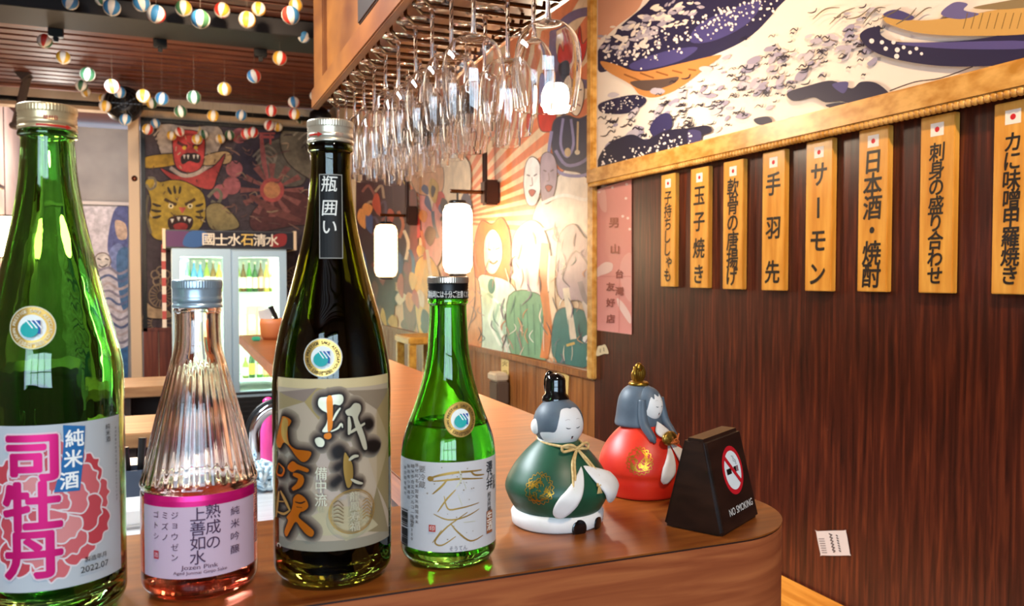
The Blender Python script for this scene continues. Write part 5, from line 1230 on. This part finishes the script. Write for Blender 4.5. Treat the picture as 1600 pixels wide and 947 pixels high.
A.char('生', xm, c0[1] - 8 * S, 15 * S, '#efe3d4', .02); A.char('酒', xm, c0[1] - 23 * S, 15 * S, '#efe3d4', .016)
c0 = T(676, 825); A.rect(c0[0] - 5 * S, c0[1] - 5 * S, c0[0] + 5 * S, c0[1] + 5 * S, '#b5382c').up(); A.char('印', c0[0], c0[1], 8 * S, '#e6cfc4', .01)
c0 = T(716, 856); A.htext('そうてん', c0[0], c0[1], 8 * S, '#6a6a78', 0, width=26 * S)
for ch, x, y, z in [(c, 661, 733 + 12 * i, 11) for i, c in enumerate('要冷蔵')] + [(c, 653, 727 + 8 * i, 6) for i, c in enumerate('原材料名米国産米麹国産米')] + [(c, 647, 728 + 8 * i, 6) for i, c in enumerate('精米歩合五五アルコール分')] + [(c, 641, 728 + 8 * i, 5.5) for i, c in enumerate('製造者小澤酒造')] + [(c, 636, 730 + 8 * i, 5.5) for i, c in enumerate('東京都青梅市')] + [(c, 646, 806 + 7 * i, 6) for i, c in enumerate('内容量300')]:
    c0 = T(x, y); A.char(ch, c0[0], c0[1], z * S, '#5a5654' if z < 10 else '#7a7470', 0, sx=1.1 if x > 650 else 1.35)
rb2 = random.Random(9); y = 794.0
while y < 850:
    hgt = rb2.choice((1, 1, 1.8, 2.6)); c0, c1 = T(631, y), T(640, y + hgt); A.rect(c0[0], c1[1], c1[0], c0[1], '#2a2a2a'); y += hgt + rb2.choice((.9, 1.2, 1.8))
rs = random.Random(6)
for k in range(22): c0 = T(rs.uniform(668, 755), rs.uniform(730, 850)); A.disc(c0[0], c0[1], rs.uniform(.4, 1.1) * S, '#8a7a64', n=7)
B4.put(A, 'label', step=.0011); B4.badge(720, 656, 25, '#b9924a', '#5a4522', None)

# ------------------------------------------------------------------ the pair of clay dolls
clay_white = noisy('clay_white', '#e3ddd6', '#efeae4', nscale=60, rough=.55)
clay_hair = noisy('clay_grey_hair', '#4a5560', '#56626d', nscale=50, rough=.5)
clay_green = noisy('clay_green', '#123f2a', '#1b5238', nscale=30, rough=.42)
clay_red = noisy('clay_red', '#d02210', '#e03418', nscale=30, rough=.42)
lacquer = mat('black_lacquer', '#0b0a0a', .12, coat=.6)
gold_paint = mat('gold_paint', '#c9962e', .34, .9); old_gold = mat('old_gold', '#9c7428', .32, .9)
rope = noisy('gold_cord', '#c49a5a', '#e0c083', nscale=300, rough=.6, bump=.3)
def petal_on(b, f, a0, z0, a1, z1, w, th, e0=.0012, e1=.004):
    # pointed oval lying on a turned body, from a narrow end to a wide round end
    N, M, rows = 26, 18, []
    def at(t, s, h):
        a, z = a0 + (a1 - a0) * t, z0 + (z1 - z0) * t; r = f(z); dx, dz = (a1 - a0) * f((z0 + z1) / 2), z1 - z0; l = math.hypot(dx, dz)
        zz = z + s * dx / l; aa = a - s * dz / l / max(r, .012); rr = f(zz) + h + e0 + (e1 - e0) * t
        return b.verts.new((rr * math.sin(aa), -rr * math.cos(aa), zz + h * .15))
    for i in range(1, N):
        t = i / N; ww = w * min(1, t / .62) ** .8 if t < .62 else w * math.sqrt(max(0, 1 - ((t - .62) / .38) ** 2)); tt = th * min(1, (ww / w) * 1.3)
        rows.append([at(t, ww * math.cos(2 * PI * j / M), tt * (math.sin(2 * PI * j / M) if math.sin(2 * PI * j / M) < 0 else math.sin(2 * PI * j / M) * (1 - .55 * (1 - abs(math.cos(2 * PI * j / M)))))) for j in range(M)])
    va, vb = at(0, 0, 0), at(1, 0, 0)
    for r0, r1 in zip(rows, rows[1:]):
        for j in range(M): b.faces.new((r0[j], r0[(j + 1) % M], r1[(j + 1) % M], r1[j]))
    for j in range(M): b.faces.new((va, rows[0][(j + 1) % M], rows[0][j])); b.faces.new((vb, rows[-1][j], rows[-1][(j + 1) % M]))
def petal(b, p0, p1, n, w, th, k=.62):
    """fleshy pointed oval from p0 (narrow) to p1 (wide end), facing n"""
    p0, p1, n = Vector(p0), Vector(p1), Vector(n).normalized(); ax = p1 - p0; L = ax.length; ax.normalize(); n = (n - ax * n.dot(ax)).normalized(); sd = ax.cross(n); rows = []; N = 18; M = 16
    for i in range(1, N):
        t = i / N; ww = w * (math.sin(PI * t ** 1.55) ** .75) if t < 1 else 0; tt = th * math.sin(PI * t ** 1.2) ** .5
        row = []
        for j in range(M):
            a = 2 * PI * j / M; dip = 1 - .45 * max(0, math.sin(a)) * (1 - abs(math.cos(a))) if k else 1
            row.append(b.verts.new(p0 + ax * (L * t) + sd * (ww * math.cos(a)) + n * (tt * math.sin(a) * dip)))
        rows.append(row)
    va, vb = b.verts.new(p0), b.verts.new(p1)
    for r0, r1 in zip(rows, rows[1:]):
        for j in range(M): b.faces.new((r0[j], r0[(j + 1) % M], r1[(j + 1) % M], r1[j]))
    for j in range(M): b.faces.new((va, rows[0][(j + 1) % M], rows[0][j])); b.faces.new((vb, rows[-1][j], rows[-1][(j + 1) % M]))
def on_prof(f, off=.0004):
    def g(az, z, l):
        r = f(z) + off + l * .00006; return (r * math.sin(az), -r * math.cos(az), z)
    return g
def crest(parent, f, az0, z0_, rad, seed):
    rs = random.Random(seed); k = 1 / f(z0_); A = Art()
    C = lambda a, q: (az0 + rad * q * math.cos(a) * k, z0_ + rad * q * math.sin(a))
    for k2 in range(24):
        a = 2 * PI * k2 / 24; A.line([C(a, .9), C(a + .13, 1.03), C(a + .26, .9)], .05, '#c9962e') if False else None
    def ln(P, w):
        P = cat(P, 4)
        for p, q in zip(P, P[1:]):
            dx, dy = (q[0] - p[0]) / k, q[1] - p[1]; l = math.hypot(dx, dy) or 1; nx, ny = -dy / l * w / 2 * k, dx / l * w / 2
            A.tri([(p[0] + nx, p[1] + ny), (p[0] - nx, p[1] - ny), (q[0] - nx, q[1] - ny), (q[0] + nx, q[1] + ny)], '#c9962e')
    for k2 in range(18):
        a = 2 * PI * k2 / 18; ln([C(a, .86), C(a + .17, 1.02), C(a + .36, .86)], .0005)
    for k2 in range(42):
        a = rs.uniform(0, 2 * PI); q = math.sqrt(rs.uniform(0, .62)); ln([C(a, q), C(a + rs.uniform(.2, .5), min(.84, q + rs.uniform(-.15, .2))), C(a + rs.uniform(.3, .9), min(.84, q + rs.uniform(-.1, .3))), C(a + rs.uniform(0, .6), max(.05, q - rs.uniform(0, .2)))], .00055)
    A.build('gold_crest', on_prof(f), [gold_paint], parent)
def head_map(c, rx, ry, rz_):
    def g(az, el, l):
        e = 1 + .012 + l * .004
        return (c[0] + rx * e * math.sin(az) * math.cos(el), c[1] - ry * e * math.cos(az) * math.cos(el), c[2] + rz_ * e * math.sin(el))
    return g
def features(A, s=1, z=0, dx=0, ew=.2):
    A.up(); e = z
    A.line([(dx - .33, e + .02), (dx - .24, e - .015), (dx - .13, e - .01)], .035, '#2a2526', taper=True); A.line([(dx + .13, e - .01), (dx + .24, e - .015), (dx + .33, e + .02)], .035, '#2a2526', taper=True)
    A.line([(dx - .36, e + .30), (dx - .24, e + .335), (dx - .14, e + .31)], .02, '#b8aaa4', taper=True); A.line([(dx + .14, e + .31), (dx + .24, e + .335), (dx + .36, e + .30)], .02, '#b8aaa4', taper=True)
    A.blob([(dx - .055, e - .36), (dx, e - .33), (dx + .055, e - .36), (dx, e - .44)], '#2b1a1c'); A.line([(dx - .04, e - .43), (dx, e - .455), (dx + .04, e - .43)], .03, '#b5423c')

# green doll (emperor)
q = atZ(871, 815, ZT); fz = math.atan2(-q.x, q.y) + R(36)
t = thing('clay_doll', 'white-faced clay doll in a dark green robe with a black hat, in front', 'doll', q, fz, 'pair of clay dolls on the bar end')
sc = (q - EYE).dot(FWD) / F_PX
prof = [(0, .0), (.034, 0), (.037, .002), (.038, .010), (.036, .0135), (0, .0135)]
b = NB(); lathe(b, prof, 64, sx=1.02, sy=.95); obj('base', b, clay_white, t, True)
bp_ = [(.030, .0105), (.0345, .0125), (.0375, .017), (.0408, .0235), (.0428, .030), (.0415, .036), (.0385, .042), (.0342, .049), (.0285, .056), (.0222, .0625), (.016, .068), (.011, .071)]
gp = cat(bp_, 4); fG = interp(gp)
b = NB(); lathe(b, [(0, .010)] + gp + [(0, .0685)], 72); obj('robe', b, clay_green, t, True)
for x in (-.0115, .0115):
    b = NB(); a_ = x / .0115 * .31 + .18; ellipsoid(b, (0, -.0357, .0040), .0066, .0012, .0070, 20, 12); o = obj('foot', b, lacquer, t, True); o.rotation_euler = (0, 0, a_)
b = NB(); lathe(b, [(0, .062), (.012, .062), (.016, .066), (.0165, .069), (.012, .072), (0, .072)], 32); obj('collar', b, clay_white, t, True)
hc = (0, -.001, .0815); b = NB(); ellipsoid(b, hc, .0205, .0205, .0205, 64, 40); hd = obj('head', b, clay_hair, t, True)
A = Art(); A.poly(cat([(-.60, .30), (-.50, .66), (-.2, .74), (0, .70), (.2, .74), (.50, .66), (.60, .30), (.74, -.18), (1.05, -.22), (1.45, -.30), (1.4, -.62), (1.1, -1.0), (.5, -1.22), (0, -1.25), (-.5, -1.22), (-1.1, -1.0), (-1.4, -.62), (-1.45, -.30), (-1.05, -.22), (-.74, -.18)], 4, True), '#e6e1dd')
features(A, z=-.06); A.build('face', head_map(hc, .0205, .0205, .0205), [painted('doll_face', .5)], hd, stepx=.12, stepy=.12, smooth=True)
for sx in (-1, 1):
    b = NB(); ellipsoid(b, (sx * .0195, .0035, .0795), .0032, .0048, .0062, 16, 12); obj('ear', b, clay_white, hd, True)
b = NB(); lathe(b, [(0, .0985), (.0108, .0985), (.0114, .1005), (.0108, .1035), (.0086, .106), (.0082, .112), (.0082, .117), (.0068, .1205), (.0035, .1222), (0, .1225)], 40); o = obj('hat', b, lacquer, t, True); o.location = (0, .003, -.0012)
b = NB(); ellipsoid(b, (.0, .008, .113), .006, .003, .011, 16, 12); obj('hat_flap', b, lacquer, o, True)
crest(t, fG, -.98, .0365, .0118, 3)
nrm = lambda a: (math.sin(a), -math.cos(a), .25)
def surf(f, a, z, e=.0): r = f(z) + e; return (r * math.sin(a), -r * math.cos(a), z)
for s_, a1, z1 in ((-1, -.66, .0140), (1, .98, .0225)):
    b = NB(); petal_on(b, fG, .03 * s_, .0520, a1, z1, .0078 if s_ < 0 else .0125, .0036, .0008, .003 if s_ < 0 else .0055); obj('sleeve_opening', b, clay_white, t, True)
b = NB()
kz = .0655; kr = fG(.0635) + .0045
kn = Vector((0, -kr - .0005, kz - .001))
for s_ in (-1, 1):
    tube(b, cat([kn, kn + Vector((s_ * .006, -.0005, .0035)), kn + Vector((s_ * .0125, .002, .0025)), kn + Vector((s_ * .012, .002, -.0015)), kn + Vector((s_ * .005, 0, -.0005)), kn], 5), .0011, 8)
    tube(b, cat([kn + Vector((0, 0, 0)), kn + Vector((s_ * .009, .004, .0015)), Vector((s_ * .016, -.004, kz + .0015)), Vector((s_ * .012, .012, kz + .003))], 5), .0011, 8)
    a = .17 * s_
    for o_ in (-.0011, .0011):
        e0 = Vector(surf(fG, a * 1.2, .056, .0018)); e1 = Vector(surf(fG, a * 1.7, .046, .002)); e2 = Vector(surf(fG, a * (1.9 if s_ < 0 else 1.2), .037, .0026))
        tube(b, cat([kn, e0 + Vector((o_, 0, 0)), e1 + Vector((o_, 0, 0)), e2 + Vector((o_, 0, 0))], 5), .001, 8)
    for k in range(5):
        e2 = Vector(surf(fG, a * (1.9 if s_ < 0 else 1.2), .037, .0026)); tube(b, [e2, e2 + Vector(((k - 2) * .0011, -.0008, -.0055))], [.0008, .0005], 5)
ellipsoid(b, kn, .0022, .0018, .0018, 12, 8)
obj('cord_bow', b, rope, t, True)

# red doll (empress)
q = atZ(1003, 768, ZT); fz = math.atan2(-q.x, q.y) + R(50)
t = thing('clay_doll', 'white-faced clay doll in a bright red robe with long grey hair and gold crown', 'doll', q, fz, 'pair of clay dolls on the bar end')
bp_ = [(.030, 0), (.0345, .001), (.0365, .006), (.038, .013), (.0385, .019), (.040, .024), (.0395, .031), (.037, .039), (.0325, .047), (.027, .054), (.021, .060), (.015, .066), (.010, .070)]
gp = cat(bp_, 4); fR = interp(gp)
b = NB(); lathe(b, [(0, 0)] + gp + [(0, .071)], 72); obj('robe', b, clay_red, t, True)
b = NB(); lathe(b, cat([(.0215, .0625), (.0222, .0645), (.0210, .072), (.0200, .080), (.0182, .0885), (.0140, .0955), (.0075, .0995), (.0005, .1005)], 5), 64, c=(0, .0045, 0)); lathe(b, [(0, .0620), (.0217, .0625)], 64, c=(0, .0045, 0))
hair = obj('hair', b, clay_hair, t, True)
hc = (0, -.0055, .0815); b = NB(); ellipsoid(b, hc, .0135, .0150, .0172, 48, 30); hd = obj('head', b, clay_white, t, True)
A = Art(); features(A, z=.02); A.build('face', head_map(hc, .0135, .0150, .0172), [painted('doll_face')], hd, stepx=.1, stepy=.1, smooth=True)
b = NB()                                                   # hair over the brow and the two side locks
A = Art(); A.poly(cat([(-1.0, -.25), (-.78, .30), (-.62, .55), (-.42, .42), (-.30, .72), (0, .55), (.30, .72), (.42, .42), (.62, .55), (.78, .30), (1.0, -.25), (1.5, -.3), (1.5, 1.2), (0, 1.45), (-1.5, 1.2), (-1.5, -.3)], 4, True), '#505c67')
A.L = 3; A.build('fringe', head_map(hc, .0137, .0152, .0174), [clay_hair], hair, stepx=.1, stepy=.1, smooth=True)
for s_ in (-1, 1):
    P = cat([(s_ * .0128, -.0105, .088), (s_ * .0142, -.0120, .076), (s_ * .0150, -.0150, .066), (s_ * .0150, -.0215, .0585), (s_ * .0150, -.0275, .0515)], 5)
    tube(b, P, [.0030 + .0012 * math.sin(PI * min(1, i / (len(P) - 1) * .9 + .1)) - (.0016 if i > len(P) - 3 else 0) for i in range(len(P))], 12)
obj('side_locks', b, clay_hair, hair, True)
b = NB(); petal(b, (0, -.017, .0680), (-.002, -.030, .0540), (0, -1, .6), .009, .0025, 0); obj('collar', b, clay_white, t, True)
b = NB(); lathe(b, [(0, .099), (.0092, .099), (.0098, .1005), (.008, .1025), (0, .1035)], 32, c=(0, .0045, 0))
for k in range(7):
    a = (k - 3) * .30; tube(b, cat([(.0035 * math.sin(a), .001 + .0045, .101), (.0075 * math.sin(a) * 1.1, -.0005 + .0045, .109), (.0062 * math.sin(a), .0045 + .0005, .1165)], 4), [.0020 * (1 if i < 6 else .8) for i in range(9)], 8)
ellipsoid(b, (0, .0045, .1155), .0042, .0035, .0045, 16, 10); ellipsoid(b, (0, .0065, .108), .0075, .004, .0075, 16, 10)
obj('crown', b, old_gold, t, True)
crest(t, fR, -.93, .0365, .0118, 8)
for s_, a1, z1 in ((-1, -.40, .0165), (1, .52, .0225)):
    b = NB(); petal_on(b, fR, .04 * s_, .0500, a1, z1, .0066 if s_ < 0 else .0105, .0034, .0008, .003 if s_ < 0 else .006); obj('sleeve_opening', b, clay_white, t, True)
fc = Vector(surf(fR, -.06, .0545, .0085))
b = NB(); ellipsoid(b, fc + Vector((-.002, .0, .001)), .0095, .0038, .0066, 24, 14)
fan = obj('fan', b, noisy('mottled_gold', '#6e4f1c', '#c39a44', nscale=260, rough=.35, metal=.8, detail=2), t, True)
b = NB(); rs = random.Random(12)
for k in range(7):
    P = [fc + Vector((-.004 + .004 * k * .5, -.003, -.003))]
    for i in range(4): P.append(fc + Vector((.0035 * i + rs.uniform(-.003, .003), -.0032 + .0012 * i, rs.uniform(-.006, .004))))
    tube(b, cat(P, 4), .0006, 6)
obj('cords', b, mat('orange_cord', '#e07a3c', .6), t, True)
b = NB(); petal(b, surf(fR, .5, .060, .001), surf(fR, .62, .036, .0012), nrm(.56), .0045, .0012, 0); obj('lapel', b, clay_red, t, True)

# ------------------------------------------------------------------ no-smoking block
bl, bf, br = atZ(1048, 828, ZT), atZ(1131, 841, ZT), atZ(1187, 807, ZT)
ux = (br - bf); Wd = ux.length; ux.normalize(); uy = Vector((-ux.y, ux.x, 0)); Dp = .052
cen = bf + ux * (Wd / 2) + uy * (Dp / 2)
Hs = (841 - 695) * (bf - EYE).dot(FWD) / F_PX * 1.02
t = thing('no_smoking_sign', 'dark brown tapered block with a no smoking symbol on the rounded counter corner', 'sign', cen, math.atan2(ux.y, ux.x))
bm_ = NB(); w0, w1, d0, d1 = Wd / 2, Wd * .475, Dp / 2, Dp * .17
vs = [bm_.verts.new(p) for p in ((-w0, -d0, 0), (w0, -d0, 0), (w0, d0, 0), (-w0, d0, 0), (-w1, -d1, Hs), (w1, -d1, Hs), (w1, d1, Hs), (-w1, d1, Hs))]
for f in ((0, 3, 2, 1), (4, 5, 6, 7), (0, 1, 5, 4), (1, 2, 6, 5), (2, 3, 7, 6), (3, 0, 4, 7)): bm_.faces.new([vs[i] for i in f])
bmesh.ops.bevel(bm_, geom=bm_.edges[:], offset=.0026, segments=4, affect='EDGES')
sharp(obj('block', bm_, noisy('dark_lacquered_wood', '#1d110c', '#2c1a12', (4, 4, 14), 8, 4, .28, .05, spec=.5), t), 50)
fp = lambda x, z, l: (x, -d0 + (d0 - d1) * z / Hs - .00025 - l * .00008, z)
A = Art(); cz, R0 = Hs * .60, .0188; A.disc(.0035, cz, R0, '#c01824', n=56).up(); A.disc(.0035, cz, R0 * .80, '#dfe5e6', n=48).up()
X0 = .0035
A.rect(X0 - .0118, cz - .0022, X0 - .003, cz + .0022, '#15110f'); A.rect(X0 + .002, cz - .0022, X0 + .0065, cz + .0022, '#15110f'); A.rect(X0 + .0070, cz - .0022, X0 + .0084, cz + .0022, '#7a1420'); A.rect(X0 + .0088, cz - .0022, X0 + .0102, cz + .0022, '#7a1420')
A.line([(X0 + .007, cz + .0032), (X0 + .0065, cz + .0058), (X0 + .0035, cz + .0068), (X0 + .0040, cz + .0095), (X0 + .0015, cz + .0110)], .0005, '#6d6f72'); A.line([(X0 + .0082, cz + .0032), (X0 + .008, cz + .0066), (X0 + .005, cz + .0080), (X0 + .0052, cz + .0108)], .0005, '#6d6f72')
A.up(); a = R(135); c_, s_ = math.cos(a), math.sin(a); w = R0 * .10; L = R0 * .85
A.poly([(X0 + L * c_ - w * s_, cz + L * s_ + w * c_), (X0 + L * c_ + w * s_, cz + L * s_ - w * c_), (X0 - L * c_ + w * s_, cz - L * s_ - w * c_), (X0 - L * c_ - w * s_, cz - L * s_ + w * c_)], '#c01824')
A.htext('NO SMOKING', .004, Hs * .20, .0078, '#e3dfd8', 0, width=.046)
A.build('printed_symbol', fp, [PRINT], t)
